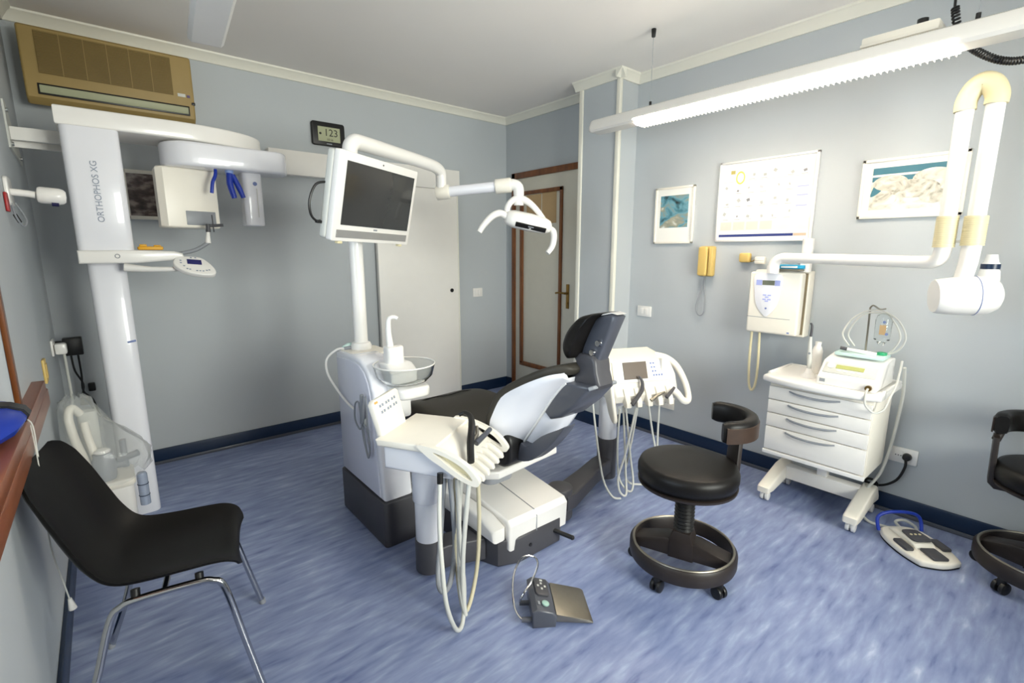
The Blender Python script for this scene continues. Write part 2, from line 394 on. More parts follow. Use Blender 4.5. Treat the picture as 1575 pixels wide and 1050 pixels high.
# ------------------------------------------------------------------ lamps
def luminaire(name, label, x, z, y0, y1, l0, l1, con, lit):
    """suspended linear lamp along y; lit diffuser between l0 and l1"""
    t = thing(name, label, 'lamp', (x, (y0 + y1) / 2, z))
    prof = [(x - .062, z + .008), (x - .050, z - .004), (x + .050, z - .004), (x + .062, z + .008), (x + .062, z + .028), (x + .040, z + .070), (x + .012, z + .082), (x - .012, z + .082), (x - .040, z + .070), (x - .062, z + .028)]
    obj('housing', MB().loft([[(p[0], y, p[1]) for p in prof] for y in (y0, y1)]), M_TUBEOFF, t)
    ep = [(p[0] + (x - p[0]) * .12, p[1] + (z + .04 - p[1]) * .12) for p in prof]
    obj('end_cap', MB().loft([[(p[0], y0, p[1]) for p in prof], [(p[0], y0 + .012, p[1]) for p in prof], [(p[0], y0 + .024, p[1]) for p in ep]]), M_TUBEOFF, t)
    df = obj('diffuser', MB().bb((x - .050, l1, z - .011), (x + .050, l0, z - .0035), .002), lit, t)
    # side strip of the diffuser that wraps round to the room side
    obj('diffuser_side', MB().loft([[(x - .0645, y, z + .006), (x - .0645, y, z + .015), (x - .0615, y, z + .015), (x - .0615, y, z + .006)] for y in (l0, l1)]), lit, t)
    lv = MB(); n = int(abs(l0 - l1) / .022)
    for i in range(n):
        yy = l1 + (i + .5) * (l0 - l1) / n
        lv.bb((x - .052, yy - .0012, z - .022), (x + .052, yy + .0012, z - .0112))
    lo = obj('louvre_blades', lv, M_TUBEOFF, t); lo['kind'] = 'stuff'
    for yc in con:
        obj('suspension_stud', MB().cyl((x, yc, z + .08), (x, yc, z + .105), .008, n=10), M_BLACK, t)
        obj('suspension_wire', MB().cyl((x, yc, z + .104), (x, yc, 2.66), .0012, n=6), M_GREY, t)
        obj('ceiling_canopy', MB().cyl((x, yc, 2.655), (x, yc, ZC), .011, .014, n=14, bev=.003), M_BLACK, t)
    return t
lampR = luminaire('linear_lamp', 'lit white linear lamp hung before the posters on the right wall', 2.63, 2.200, 2.262, -1.0, 1.93, .463, (1.854, .42), M_LIT)
lampL = luminaire('linear_lamp', 'white rounded lamp end hanging at the top left, over the room', .425, 2.24, 2.40, -.7, 1.72, .35, (1.1,), M_LIT2)
lampL.rotation_euler = (0, 0, math.radians(-5)); lampL.location.x -= .135
# ballast box behind the right lamp with coiled black lead
t = thing('ballast_box', 'cream ballast box with ridges fixed behind the lit lamp, below black ceiling cup', 'power box', (2.80, .66, 2.30))
bx = MB()
bx.bb((2.72, .55, 2.290), (2.84, .82, 2.360), .008)
obj('box_body', bx, M_CREAM, t)
obj('ridge', MB().bb((2.708, .55, 2.316), (2.7205, .82, 2.328), .003).bb((2.708, .55, 2.294), (2.7205, .82, 2.304), .003), M_CREAM, t)
obj('bracket', MB().cyl((2.78, .62, 2.359), (2.78, .62, 2.39), .02, n=12), M_BLACK, t)
t = thing('coiled_cable', 'black coiled electric lead drooping from a ceiling cup beside the lamp', 'cable', (2.78, .5, 2.7))
obj('ceiling_cup', MB().cyl((2.80, .53, 2.66), (2.80, .53, ZC), .030, .045, n=20, bev=.006), M_BLACK, t)
path, _ = spline([Vector(p) for p in ((2.78, .52, 2.40), (2.78, .50, 2.31), (2.775, .463, 2.247), (2.775, .415, 2.198), (2.775, .352, 2.156), (2.775, .288, 2.142), (2.775, .20, 2.155), (2.775, .10, 2.22))], [0] * 8, 14)
hel = []
for i in range(len(path) - 1):
    for j in range(6):
        q = path[i].lerp(path[i + 1], j / 6); dd = (path[i + 1] - path[i]).normalized(); uu = Vector((1, 0, 0)); vv = dd.cross(uu)
        a = 2 * PI * ((i * 6 + j) / 11.0)
        hel.append(q + (uu * math.cos(a) + vv * math.sin(a)) * .011)
obj('coil', MB().tube(hel, .0045, 6), M_BLACK, t)
obj('straight_lead', MB().tube([(2.80, .53, 2.665), (2.795, .527, 2.55), (2.785, .523, 2.42), (2.78, .52, 2.40)], .005, 8, sm=4), M_BLACK, t)

# ------------------------------------------------------------------ air conditioner
t = thing('air_conditioner', 'yellowed beige wall air conditioner high in the left corner', 'air conditioner', (.185, YB, 2.2))
x0, x1, yf, z0, z1 = -.195, .565, 3.735, 2.205, 2.585
pr = [(YB, z0 + .03), (YB, z1), (yf + .01, z1), (yf, z1 - .01), (yf, z0 + .13), (yf + .012, z0 + .03), (yf + .05, z0)]
obj('body', MB().prism(pr, x0, x1, 'x', .012, 3), M_BEIGE, t)
g = obj('grille', MB().bb((x0 + .065, yf - .004, z0 + .150), (x0 + .655, yf + .004, z1 - .022), .002), M_GRILLE, t)
sm_ = MB()
for i in range(26):
    zz = z0 + .156 + i * (z1 - .026 - z0 - .160) / 25
    sm_.bb((x0 + .067, yf - .009, zz - .0022), (x0 + .653, yf - .0038, zz + .0022))
so = obj('grille_slats', sm_, M_GRILLE, t); so['kind'] = 'stuff'
for i in range(1, 6):
    xx = x0 + .065 + .59 * i / 6
    obj('grille_rib', MB().bb((xx - .0016, yf - .0105, z0 + .150), (xx + .0016, yf - .0035, z1 - .022)), M_BEIGE, t)
obj('outlet', MB().bb((x0 + .05, yf + .001, z0 + .045), (x1 - .03, yf + .02, z0 + .100), .002), M_BLACK, t)
obj('louvre', MB().box(((x0 + x1) / 2 + .01, yf - .002, z0 + .072), (x1 - x0 - .095, .012, .038), .003, rot=Matrix.Rotation(.25, 4, 'X')), mat('pale_green_louvre', 'a3a587', .5), t)
obj('badge', MB().bb((x1 - .085, yf - .0035, z0 + .148), (x1 - .045, yf + .001, z0 + .166)), M_LGREY, t)
obj('indicator', MB().bb((x1 - .038, yf - .0035, z0 + .148), (x1 - .022, yf + .001, z0 + .162)), mat('purple_print', '5c4a78'), t)
obj('remote_sensor', MB().box((x1 - .008, yf + .006, z0 + .118), (.022, .012, .018), .004), M_BLACK, t)

# ------------------------------------------------------------------ panoramic x-ray machine
t = thing('panoramic_xray_machine', 'tall white panoramic x-ray machine with rotating ring at left wall', 'x-ray machine', (.03, 3.3, 0))
obj('lower_column', MB().prism(rrect(-.052, 3.19, .102, 3.39, .035), 0, 1.40, 'z', .004), M_COOL, t)
obj('upper_column', MB().prism(rrect(-.075, 3.09, .140, 3.40, .03), 1.40, 1.995, 'z', .004), M_COOL, t)
obj('column_seam', MB().prism(rrect(-.070, 3.095, .136, 3.395, .03), 1.385, 1.3995, 'z'), M_LGREY, t)
text('lettering', 'ORTHOPHOS XG', .036, frame((.030, 3.0885, 1.705), (0, 0, 1), (0, -1, 0)), M_GREYINK, t)
obj('blue_tape', MB().box((.078, 3.1885, .965), (.036, .002, .010), rot=Matrix.Rotation(-.15, 4, 'Y')), M_BLUEINK, t)
# chin support arm
ca = [(-.078, 1.370), (-.078, 1.432), (.14, 1.434), (.30, 1.428), (.335, 1.418), (.340, 1.400), (.29, 1.383), (.14, 1.370)]
arm = obj('chin_support_arm', MB().prism(ca, 3.065, 3.20, 'y', .010, 3), M_WHITE, t)
obj('emblem_ring', MB().torus((.068, 3.0645, 1.405), .009, .002, 20, 6, Matrix.Rotation(PI / 2, 4, 'X')), M_GREY, arm)
obj('bite_arm', MB().tube([(.325, 3.13, 1.415), (.40, 3.12, 1.435), (.455, 3.11, 1.470), (.462, 3.11, 1.478)], .0105, 12, sm=4), M_GREY, t)
obj('bite_tip', MB().tube([(.460, 3.11, 1.472), (.462, 3.11, 1.50), (.466, 3.11, 1.535)], [.014, .011, .007], 12), M_WHITE, t)
obj('bite_block', MB().cyl((.467, 3.11, 1.53), (.468, 3.11, 1.572), .012, .010, n=12).cyl((.466, 3.11, 1.562), (.540, 3.10, 1.568), .008, n=10).cyl((.492, 3.10, 1.53), (.490, 3.10, 1.62), .003, n=8), M_DGREY, t)
# top arm and ring
pl = [(-.085, 3.11), (.36, 3.11)] + [(.36 + .47 * math.sin(a), 3.40 - .29 * math.cos(a)) for a in [PI / 2 * i / 10 for i in range(1, 11)]] + [(.82, 3.44), (-.085, 3.44)]
obj('top_arm', MB().prism(pl, 1.995, 2.080, 'z', .010, 3), M_WHITE, t)
ring = [(.43 + .13 * math.cos(a), 3.22 + .15 * math.sin(a)) for a in [PI / 2 + PI * i / 12 for i in range(13)]] + [(.84 + .075 * math.cos(a), 3.20 + .11 * math.sin(a)) for a in [-PI / 2 + PI * i / 10 for i in range(11)]]
obj('rotating_ring', MB().prism(ring, 1.862, 1.984, 'z', .018, 4), M_COOL, t)
obj('ring_bearing', MB().cyl((.52, 3.27, 1.982), (.52, 3.27, 1.998), .10, n=32), M_LGREY, t)
sb = [(.27, 3.19), (.27, 3.33), (.40, 3.40), (.53, 3.34), (.545, 3.22), (.365, 3.17), (.30, 3.165)]
sx = obj('sensor_housing', MB().prism(sb, 1.552, 1.864, 'z', .012, 3), M_CREAM, t)
Ms = frame((.455, 3.1945, 1.605), (.18, .05, 0), (0, 0, 1))
obj('sensor_window', MB(Ms).box((.0, .004, 0), (.15, .012, .075), .003), M_GREY, sx)
obj('tube_head', MB().prism(rrect(.668, 3.15, .768, 3.28, .025), 1.572, 1.868, 'z', .008, 3), M_COOL, t)
obj('tube_logo', MB().cyl((.728, 3.151, 1.805), (.728, 3.1475, 1.805), .011, n=20), M_BLUEINK, t)
obj('laser_slot', MB().bb((.733, 3.1475, 1.62), (.737, 3.152, 1.78)), M_LGREY, t)
for a_, w_ in ((((.535, 3.13, 1.868), (.53, 3.12, 1.83), (.512, 3.11, 1.79), (.503, 3.11, 1.735)), (.008, .009, .009, .009)),):
    obj('temple_support', MB().tube(a_, list(w_), 10, sm=5), M_BLUE, t)
obj('clamp_mount', MB().tube([(.60, 3.13, 1.868), (.60, 3.125, 1.832)], [.022, .018], 12), mat('pale_blue_plastic', '8fa6d6', .4), t)
obj('temple_support', MB().tube([(.600, 3.12, 1.845), (.595, 3.115, 1.79), (.610, 3.11, 1.715)], [.017, .017, .014], 10, sm=3), M_BLUE, t)
obj('temple_support', MB().tube([(.612, 3.12, 1.838), (.635, 3.115, 1.78), (.655, 3.11, 1.72)], [.014, .015, .012], 10, sm=3), M_BLUE, t)
# control panel
obj('panel_arm', MB().tube([(.09, 3.12, 1.350), (.20, 3.10, 1.338), (.34, 3.06, 1.338)], [.022, .014, .011], 12, sm=4), M_WHITE, t)
Mc = frame((.375, 3.045, 1.352), (1, .05, -.10), (0, -.70, .66))
cp = sp2([(-.085, .030), (-.060, .052), (.0, .060), (.045, .050), (.085, .0), (.095, -.042), (.070, -.062), (.0, -.060), (-.055, -.040), (-.088, -.005)], 5)
cpo = obj('control_panel', MB(Mc).prism(cp, -.018, .010, 'z', .006, 3), M_WHITE, t)
obj('panel_display', MB(Mc).bb((-.030, .003, .0095), (.035, .036, .0118), .001), mat('navy_display', '2a2a66', .25), cpo)
for (bx_, by_) in ((-.058, .024), (-.058, .008), (-.046, -.012), (-.034, -.030), (-.022, -.033), (.008, -.040), (.022, -.040), (.036, -.040), (.052, -.034), (.064, -.030), (-.01, .048), (.01, .049)):
    obj('panel_button', MB(Mc).box((bx_, by_, .0105), (.008, .006, .002)), M_GREYINK, cpo)
# wall bracket
obj('wall_bracket', MB().bb((-.259, 3.36, 1.945), (-.07, 3.385, 2.005), .003).bb((-.259, 3.42, 1.92), (-.07, 3.44, 1.95), .002), M_WHITE, t)
obj('bracket_plate', MB().prism([(3.30, 1.90), (3.30, 2.11), (3.36, 2.11), (3.72, 1.90), (3.72, 1.87)], XL + .0005, XL + .008, 'x'), M_LGREY, t)
for yy, zz in ((3.34, 2.07), (3.36, 1.925), (3.64, 1.895)):
    obj('bracket_screw', MB().cyl((XL + .008, yy, zz), (XL + .016, yy, zz), .010, n=10), M_CHROME, t)
t2 = obj('bite_guard_pack', MB().box((.205, 3.12, 1.4435), (.105, .06, .018), .006).box((.175, 3.10, 1.457), (.03, .03, .012), .004).box((.235, 3.13, 1.455), (.03, .025, .010), .004), mat('amber_plastic', 'd9a022', .4), None)
tag(t2, 'amber plastic bite pieces lying on the chin support of the panoramic machine', 'dental supplies')
# ------------------------------------------------------------------ wall items at the back left
def picture(name, label, M, w, h, fw, ft, m_frame, mount, image_mat, matw=(0, 0, 0, 0), cat='picture'):
    """local frame: x right, z up, y away from the viewer; origin in the centre on the wall"""
    t = thing(name, label, cat, M.translation)
    f = MB(M)
    f.bb((-w / 2, -ft, -h / 2), (-w / 2 + fw, 0, h / 2), .002).bb((w / 2 - fw, -ft, -h / 2), (w / 2, 0, h / 2), .002)
    f.bb((-w / 2, -ft, h / 2 - fw), (w / 2, 0, h / 2), .002).bb((-w / 2, -ft, -h / 2), (w / 2, 0, -h / 2 + fw), .002)
    obj('picture_frame', f, m_frame, t)
    obj('mount', MB(M).bb((-w / 2 + fw, -ft * .55, -h / 2 + fw), (w / 2 - fw, -.001, h / 2 - fw)), mount, t)
    l, r_, b, tp = matw
    im = obj('print', MB(M).bb((-w / 2 + fw + l, -ft * .62, -h / 2 + fw + b), (w / 2 - fw - r_, -ft * .54, h / 2 - fw - tp)), image_mat, t)
    return t
MBK = lambda x, z: frame((x, YB - .0005, z), (1, 0, 0), (0, 0, 1))
MRT = lambda y, z: frame((XR - .0005, y, z), (0, -1, 0), (0, 0, 1))
M_ROCK = ramp_mat('dark_rock_print', [(.3, '1f1a1a'), (.5, '5a4c49'), (.7, 'a79a92')], 14, 8, .25, (1, 1, 2))
picture('framed_picture', 'cream framed dark rock photograph half hidden behind the panoramic x-ray machine', MBK(.33, 1.775), .34, .30, .022, .02, M_CREAM, M_PAPERW, M_ROCK)
t = thing('wall_clock', 'black digital wall clock with grey display, beside the monitor arm', 'clock', (1.452, YB, 2.30))
obj('case', MB().prism(rrect(1.325, 2.218, 1.575, 2.388, .018), 3.905, YB - .001, 'y', .006, 3), M_BLACK, t)
obj('lcd', MB().bb((1.368, 3.9015, 2.248), (1.535, 3.906, 2.352)), M_LCD, t)
text('digits', '123', .072, frame((1.466, 3.9012, 2.310), (1, 0, 0), (0, -1, 0)), M_INK, t)
text('small_digits', '10:16', .022, frame((1.455, 3.9012, 2.262), (1, 0, 0), (0, -1, 0)), M_INK, t)
obj('symbol', MB(frame((1.385, 3.9012, 2.302), (1, 0, 0), (0, 0, 1))).cyl((0, 0, 0), (0, -.001, 0), .009, n=12), M_INK, t)
obj('maker_mark', MB().bb((1.430, 3.9035, 2.228), (1.470, 3.9052, 2.236)), M_GREY, t)
def plate(name, label, M, w, h, keys=2, cat='switch', m=None, group=None):
    t = thing(name, label, cat, M.translation, group=group)
    p = obj('cover_plate', MB(M).bb((-w / 2, -.011, -h / 2), (w / 2, 0, h / 2), .004), m or M_WHITE, t)
    iw = w * .62 / keys
    for i in range(keys):
        cx = (i - (keys - 1) / 2) * iw
        obj('rocker' if cat == 'switch' else 'socket_insert', MB(M).bb((cx - iw * .46, -.0145, -h * .30), (cx + iw * .46, -.0108, h * .30), .0015), m or M_WHITE, t)
        if cat == 'socket':
            for dx in (-.012, 0, .012):
                obj('pin_hole', MB(M).cyl((cx + dx * min(1, iw / .04), -.0140, 0), (cx + dx * min(1, iw / .04), -.0150, 0), .003, n=8), M_INK, t)
    return t
plate('light_switch', 'white double light switch on the back wall beside the cream door', MBK(2.845, 1.025), .115, .085)
plate('light_switch', 'white light switch on the right wall below the small seascape picture', MRT(2.228, .967), .125, .080)
plate('wall_socket', 'white low socket with black plug on the right wall, right of the trolley', MRT(.535, .340), .125, .085, 2, 'socket')
plate('wall_socket', 'white low socket half hidden behind the trolley cabinet, left of the plugged one', MRT(.70, .365), .125, .085, 2, 'socket')
plate('wall_socket', 'cream low socket behind the hoses of the doctor console on the right wall', MRT(2.02, .285), .20, .095, 3, 'socket', M_CREAM)
plate('wall_socket', 'yellowed narrow blank plate on the left wall under the adapter outlet', frame((XL, 3.06, .885), (0, 1, 0), (0, 0, 1)), .075, .11, 1, 'switch', M_YELLOW)
MLF = lambda y, z: frame((XL + .0005, y, z), (0, 1, 0), (0, 0, 1))
# outlet with a white plug and a black adapter near the corner
plate('wall_socket', 'white outlet box with plugs on the left wall beside the panoramic column', MLF(3.62, .91), .12, .085, 2, 'socket')
t = thing('power_plug', 'white plug with pale lead in the outlet on the left wall', 'plug', (XL, 3.58, .90))
obj('plug_body', MB().box((XL + .040, 3.58, .905), (.05, .055, .06), .010), M_WHITE, t)
obj('lead', MB().tube([(XL + .05, 3.57, .88), (XL + .055, 3.50, .78), (XL + .06, 3.40, .66), (XL + .05, 3.30, .55), (XL + .05, 3.25, .30)], .006, 8, sm=5), M_LGREY, t)
t = thing('power_adapter', 'black mains adapter with two leads hanging near the panoramic x-ray column', 'adapter', (XL, 3.72, .90))
obj('adapter_body', MB().box((XL + .085, 3.70, .895), (.085, .06, .10), .006).box((XL + .03, 3.70, .91), (.05, .04, .04), .004), M_BLACK, t)
obj('lead', MB().tube([(XL + .07, 3.70, .85), (XL + .075, 3.71, .75), (XL + .10, 3.74, .66), (XL + .09, 3.75, .58), (XL + .12, 3.76, .52), (XL + .14, 3.74, .46)], .005, 8, sm=5), M_BLACK, t)
obj('lead', MB().tube([(XL + .10, 3.70, .85), (XL + .10, 3.72, .72), (XL + .095, 3.74, .62), (XL + .13, 3.78, .55), (XL + .15, 3.76, .44)], .005, 8, sm=5), M_BLACK, t)
t = thing('cable_junction', 'small black and yellow cable connectors low in the left corner', 'cable', (-.12, 3.9, .5))
obj('connector', MB().box((-.13, 3.915, .60), (.035, .035, .05), .006), M_BLACK, t)
obj('connector', MB().box((-.17, 3.90, .52), (.05, .05, .045), .008), mat('olive_plastic', '6d6338', .5), t)
obj('cable_loop', MB().tube([(-.03, 3.90, .55), (.0, 3.90, .50), (-.05, 3.90, .46), (-.02, 3.90, .42), (.01, 3.90, .47), (-.05, 3.90, .52)], .006, 8, sm=5), M_BLACK, t)
# white lamp like camera on the left wall
t = thing('wall_camera', 'white cylindrical camera head on a short arm on the left wall', 'camera', (XL, 2.9, 1.66))
obj('mount_plate', MB().prism(rrect(2.83, 1.61, 2.97, 1.725, .03), XL + .0005, XL + .014, 'x', .004), M_WHITE, t)
obj('mount_arm', MB().tube([(XL + .012, 2.9, 1.668), (XL + .06, 2.9, 1.664), (XL + .085, 2.9, 1.66)], .014, 12), M_WHITE, t)
Mh = Matrix.Translation((-.172, 2.9, 1.662)) @ frame((0, 0, 0), (0, 1, 0), (1, 0, -.06))
hb = obj('camera_head', MB(Mh).lathe([(.018, 0), (.030, .004), (.034, .012), (.034, .070), (.030, .084), (.022, .092), (.0, .094)], 24), M_WHITE, t)
obj('lens_ring', MB().tube([(-.128, 2.89, 1.626), (-.105, 2.89, 1.625)], .010, 10), mat('dark_navy_plastic', '20204a', .3), t)
obj('red_tab', MB().box((XL + .006, 2.80, 1.62), (.010, .05, .075), .004), M_RED, t)
obj('lead', MB().tube([(XL + .012, 2.86, 1.62), (XL + .02, 2.84, 1.57), (XL + .035, 2.87, 1.53), (XL + .045, 2.90, 1.56), (XL + .02, 2.91, 1.625)], .0035, 8, sm=6), M_GREY, t)
obj('lead_plug', MB().cyl((XL + .018, 2.845, 1.575), (XL + .028, 2.86, 1.545), .007, n=10), M_BLACK, t)

# blue case on the sill, cord
t = thing('blue_bag', 'blue padded case with a black band lying on the wooden window sill', 'case', (-.30, 1.72, .93))
rg = []
for (y, s_, zt) in ((1.70, .5, .05), (1.76, .9, .075), (1.84, 1.0, .08), (1.95, .95, .075), (2.05, .6, .060), (2.12, .2, .045)):
    rg.append([(-.305 + .098 * s_ * math.cos(a), y, .933 + max(0, .5 + .5 * math.sin(a)) * zt) for a in [2 * PI * k / 14 for k in range(14)]])
obj('case_body', MB().loft(rg), M_BLUE, t)
obj('band', MB().loft([[(-.305 + .102 * math.cos(a), y, .932 + max(0, .5 + .5 * math.sin(a)) * .086) for a in [2 * PI * k / 14 for k in range(14)]] for y in (1.88, 1.93)]), M_BLACK, t)
t = thing('blind_cord', 'thin white blind cord draped over the edge of the wooden sill', 'cord', (-.22, 1.9, .93))
obj('cord', MB().tube([(-.30, 2.0, .934), (-.25, 2.0, .936), (-.216, 1.99, .925), (-.212, 1.97, .84), (-.213, 1.94, .70), (-.216, 1.92, .55), (-.205, 1.93, .42), (-.20, 1.95, .34)], .0022, 6, sm=5), M_LGREY, t)
obj('cord', MB().tube([(-.214, 1.955, .925), (-.211, 1.94, .80), (-.214, 1.93, .62)], .0016, 6, sm=4), M_LGREY, t)
obj('cord_tassel', MB().cyl((-.20, 1.95, .345), (-.197, 1.955, .305), .005, .011, n=12), M_WHITE, t)

# ------------------------------------------------------------------ device under a plastic bag
t = thing('suction_machine', 'white wheeled suction unit wrapped in a clear plastic bag behind the black chair', 'medical device', (-.08, 2.98, 0))
obj('base', MB().prism(rrect(-.17, 2.90, .0, 3.10, .03), .035, .30, 'z', .012, 3), M_WHITE, t)
obj('collar', MB().prism(rrect(-.18, 2.89, .01, 3.11, .03), .30, .34, 'z', .008, 2), M_CREAM, t)
for x_, y_ in ((-.15, 2.91), (-.01, 2.92), (-.15, 3.08), (-.02, 3.08)):
    obj('caster', MB().cyl((x_ - .010, y_, .020), (x_ + .010, y_, .020), .020, n=14, bev=.003).cyl((x_, y_, .02), (x_, y_, .04), .008, n=8), M_WHITE, t)
obj('jar', MB().lathe([(.040, .34), (.045, .36), (.045, .44), (.038, .455), (.038, .475), (.0, .477)], 20, Matrix.Translation((-.10, 2.95, 0))), M_GREY, t)
obj('jar_lid', MB().lathe([(.030, .477), (.032, .485), (.024, .492), (0, .493)], 20, Matrix.Translation((-.10, 2.95, 0))), M_WHITE, t)
obj('valve', MB().cyl((-.045, 2.96, .42), (.035, 2.94, .445), .016, n=14).cyl((-.02, 2.96, .38), (-.02, 2.96, .52), .014, n=14).cyl((-.06, 2.96, .40), (-.02, 2.96, .40), .02, n=12), M_GREY, t)
obj('rear_post', MB().prism(rrect(-.175, 3.06, -.10, 3.12, .015), .34, .66, 'z', .008), M_LGREY, t)
obj('hose', MB().tube([(-.15, 2.93, .34), (-.165, 2.94, .45), (-.19, 2.98, .56), (-.20, 3.0, .66), (-.185, 3.02, .70), (-.16, 3.04, .66)], .017, 10, sm=6), M_CREAM, t)
obj('hose', MB().tube([(-.125, 2.95, .34), (-.13, 2.97, .46), (-.145, 3.0, .56), (-.15, 3.02, .62)], .016, 10, sm=6), M_CREAM, t)
obj('flask', MB().lathe([(.022, 0), (.022, .16), (.018, .17), (0, .171)], 16, Matrix.Translation((.035, 2.96, .16))), mat('blue_tinted_glass', 'b7c2d6', .1, trans=.4), t)
obj('flask_band', MB().torus((.035, 2.96, .21), .0225, .002, 20, 6).torus((.035, 2.96, .27), .0225, .002, 20, 6), M_NAVY, t)
rg = []
rnd = random.Random(3)
NB = 40
spec = ((.33, -.085, 2.99, .125, .135), (.38, -.075, 2.98, .15, .15), (.44, -.07, 2.98, .165, .155), (.50, -.085, 2.98, .15, .145), (.56, -.115, 2.99, .125, .125), (.60, -.135, 3.0, .105, .11), (.64, -.155, 3.01, .085, .095), (.69, -.165, 3.02, .070, .080), (.73, -.170, 3.02, .058, .065), (.755, -.172, 3.02, .030, .035))
for z, cx, cy, rx, ry in spec:
    ph = rnd.random() * 6
    rg.append([(cx + rx * (1 + .10 * math.sin(5 * a + ph) + .06 * rnd.uniform(-1, 1)) * math.cos(a), cy + ry * (1 + .10 * math.sin(4 * a + ph) + .06 * rnd.uniform(-1, 1)) * math.sin(a), z + .012 * rnd.uniform(-1, 1)) for a in [2 * PI * k / NB for k in range(NB)]])
rg = [[(max(p[0], XL + .022), p[1], p[2]) for p in r] for r in rg]
obj('plastic_bag', MB().loft(rg, False), M_BAG, t, sharp=180)
# ------------------------------------------------------------------ black shell chair
ang = math.radians(-12)
t = thing('shell_chair', 'black plastic shell chair with chrome legs under the wooden window sill', 'chair', (.05, 1.85, 0), ang)
L = XF[t]
# profile of the shell in local x (forward) and z, with half width
prof = [(-.285, .830, .105), (-.280, .822, .160), (-.265, .775, .192), (-.240, .70, .203), (-.210, .61, .207), (-.180, .535, .208), (-.140, .478, .208), (-.085, .450, .207), (0, .446, .205), (.09, .452, .203), (.16, .458, .200), (.195, .455, .192), (.212, .444, .178), (.216, .432, .150)]
PR, HW = spline([Vector((p[0], 0, p[1])) for p in prof], [p[2] for p in prof], 4)
NU = 20; rows = []; rowsb = []
for i, (p, hw) in enumerate(zip(PR, HW)):
    q = PR[min(i + 1, len(PR) - 1)] - PR[max(i - 1, 0)]; q.normalize(); nrm = Vector((-q.z, 0, q.x))
    if nrm.z < 0 and nrm.x < 0: nrm = -nrm
    f = i / (len(PR) - 1)
    cup = .012 + .040 * math.sin(PI * min(1, .06 + f * 1.02)) if f < .97 else .012
    row = []; rb = []
    for k in range(NU + 1):
        s_ = -1 + 2 * k / NU
        e = abs(s_) ** 3.2
        v = Vector((p.x, s_ * hw, p.z)) + nrm * (cup * e)
        row.append(v); rb.append(v - nrm * .007)
    rows.append(row); rowsb.append(rb)
mb = MB(L); rings = [r + b[::-1] for r, b in zip(rows, rowsb)]
mb.loft(rings)
obj('seat_shell', mb, M_SATIN, t, sharp=60)
for s_ in (-1, 1):
    obj('leg_frame', MB(L).tube([(-.235, s_ * .235, .012), (-.165, s_ * .205, .20), (-.115, s_ * .190, .375), (-.085, s_ * .186, .412), (-.04, s_ * .186, .424), (.10, s_ * .187, .428), (.145, s_ * .188, .420), (.175, s_ * .190, .385), (.215, s_ * .212, .20), (.255, s_ * .232, .012)], .0105, 12, sm=5), M_CHROME, t)
    obj('glide', MB(L).cyl((-.238, s_ * .236, 0), (-.235, s_ * .235, .02), .012, n=12), M_GREY, t)
    obj('glide', MB(L).cyl((.258, s_ * .233, 0), (.255, s_ * .232, .02), .012, n=12), M_GREY, t)
    for xm in (.11, -.05): obj('seat_mount', MB(L).cyl((xm, s_ * .182, .415), (xm, s_ * .170, .449), .012, n=10), M_BLACK, t)
obj('cross_bar', MB(L).tube([(.02, -.186, .425), (.02, 0, .428), (.02, .186, .425)], .009, 10), M_CHROME, t)

#PART2
# ------------------------------------------------------------------ dental chair
t = thing('dental_chair', 'white and dark grey dental treatment chair with tilted backrest, in the middle of the room', 'dental chair', (1.42, 1.80, 0))
CX = 1.42
# base: dark foot and white cover
obj('base_foot', MB().prism([(1.20, 1.66), (1.235, 1.575), (1.33, 1.535), (1.60, 1.54), (1.668, 1.60), (1.672, 2.55), (1.62, 2.62), (1.26, 2.62), (1.20, 2.55)], .0, .135, 'z', .012, 3), M_DGREY, t)
bc = [(1.545, .075), (1.538, .20), (1.56, .225), (1.86, .262), (2.55, .262), (2.58, .235), (2.58, .136), (1.60, .136), (1.60, .075)]
obj('base_cover', MB().prism(bc, 1.275, 1.655, 'x', .014, 3), M_WHITE, t)
obj('base_cover_seam', MB().bb((1.44, 1.5375, .08), (1.4435, 1.545, .205)).box((1.442, 1.70, .2440), (.0035, .29, .002), rot=Matrix.Rotation(.1235, 4, 'X')), M_GREY, t)
obj('base_cover_side', MB().prism([(1.56, .136), (1.56, .20), (1.66, .232), (2.50, .24), (2.50, .136)], 1.195, 1.274, 'x', .02, 3), M_WHITE, t)
obj('release_pedal', MB().cyl((1.56, 1.55, .075), (1.60, 1.455, .062), .011, n=12).ball((1.60, 1.455, .062), .012, 10), M_BLACK, t)
obj('screw_cap', MB().cyl((1.40, 1.545, .068), (1.40, 1.533, .068), .009, n=12), M_BLACK, t)
# lift column
obj('lift_arm', MB().prism([(1.93, .262), (2.25, .262), (2.42, .384), (2.02, .384)], 1.32, 1.52, 'x', .02, 3), M_WHITE, t)
obj('seat_carrier', MB().prism([(1.245, 1.685), (1.30, 1.645), (1.715, 1.685), (1.735, 1.71), (1.66, 2.40), (1.22, 2.40), (1.225, 1.75)], .385, .425, 'z', .010, 3), M_WHITE, t)
obj('seat_bracket', MB().prism(rrect(1.28, 1.70, 1.45, 1.90, .05), .33, .386, 'z', .012), M_GREY, t)
obj('seat_frame', MB(Matrix.Translation((.045, .04, 0))).prism([(1.70, .425), (2.45, .425), (2.62, .40), (2.80, .33), (2.80, .36), (2.60, .47), (2.40, .52), (1.72, .52)], 1.24, 1.60, 'x', .015, 3), M_DGREY, t)
MU = Matrix.Translation((.045, .045, -.018))
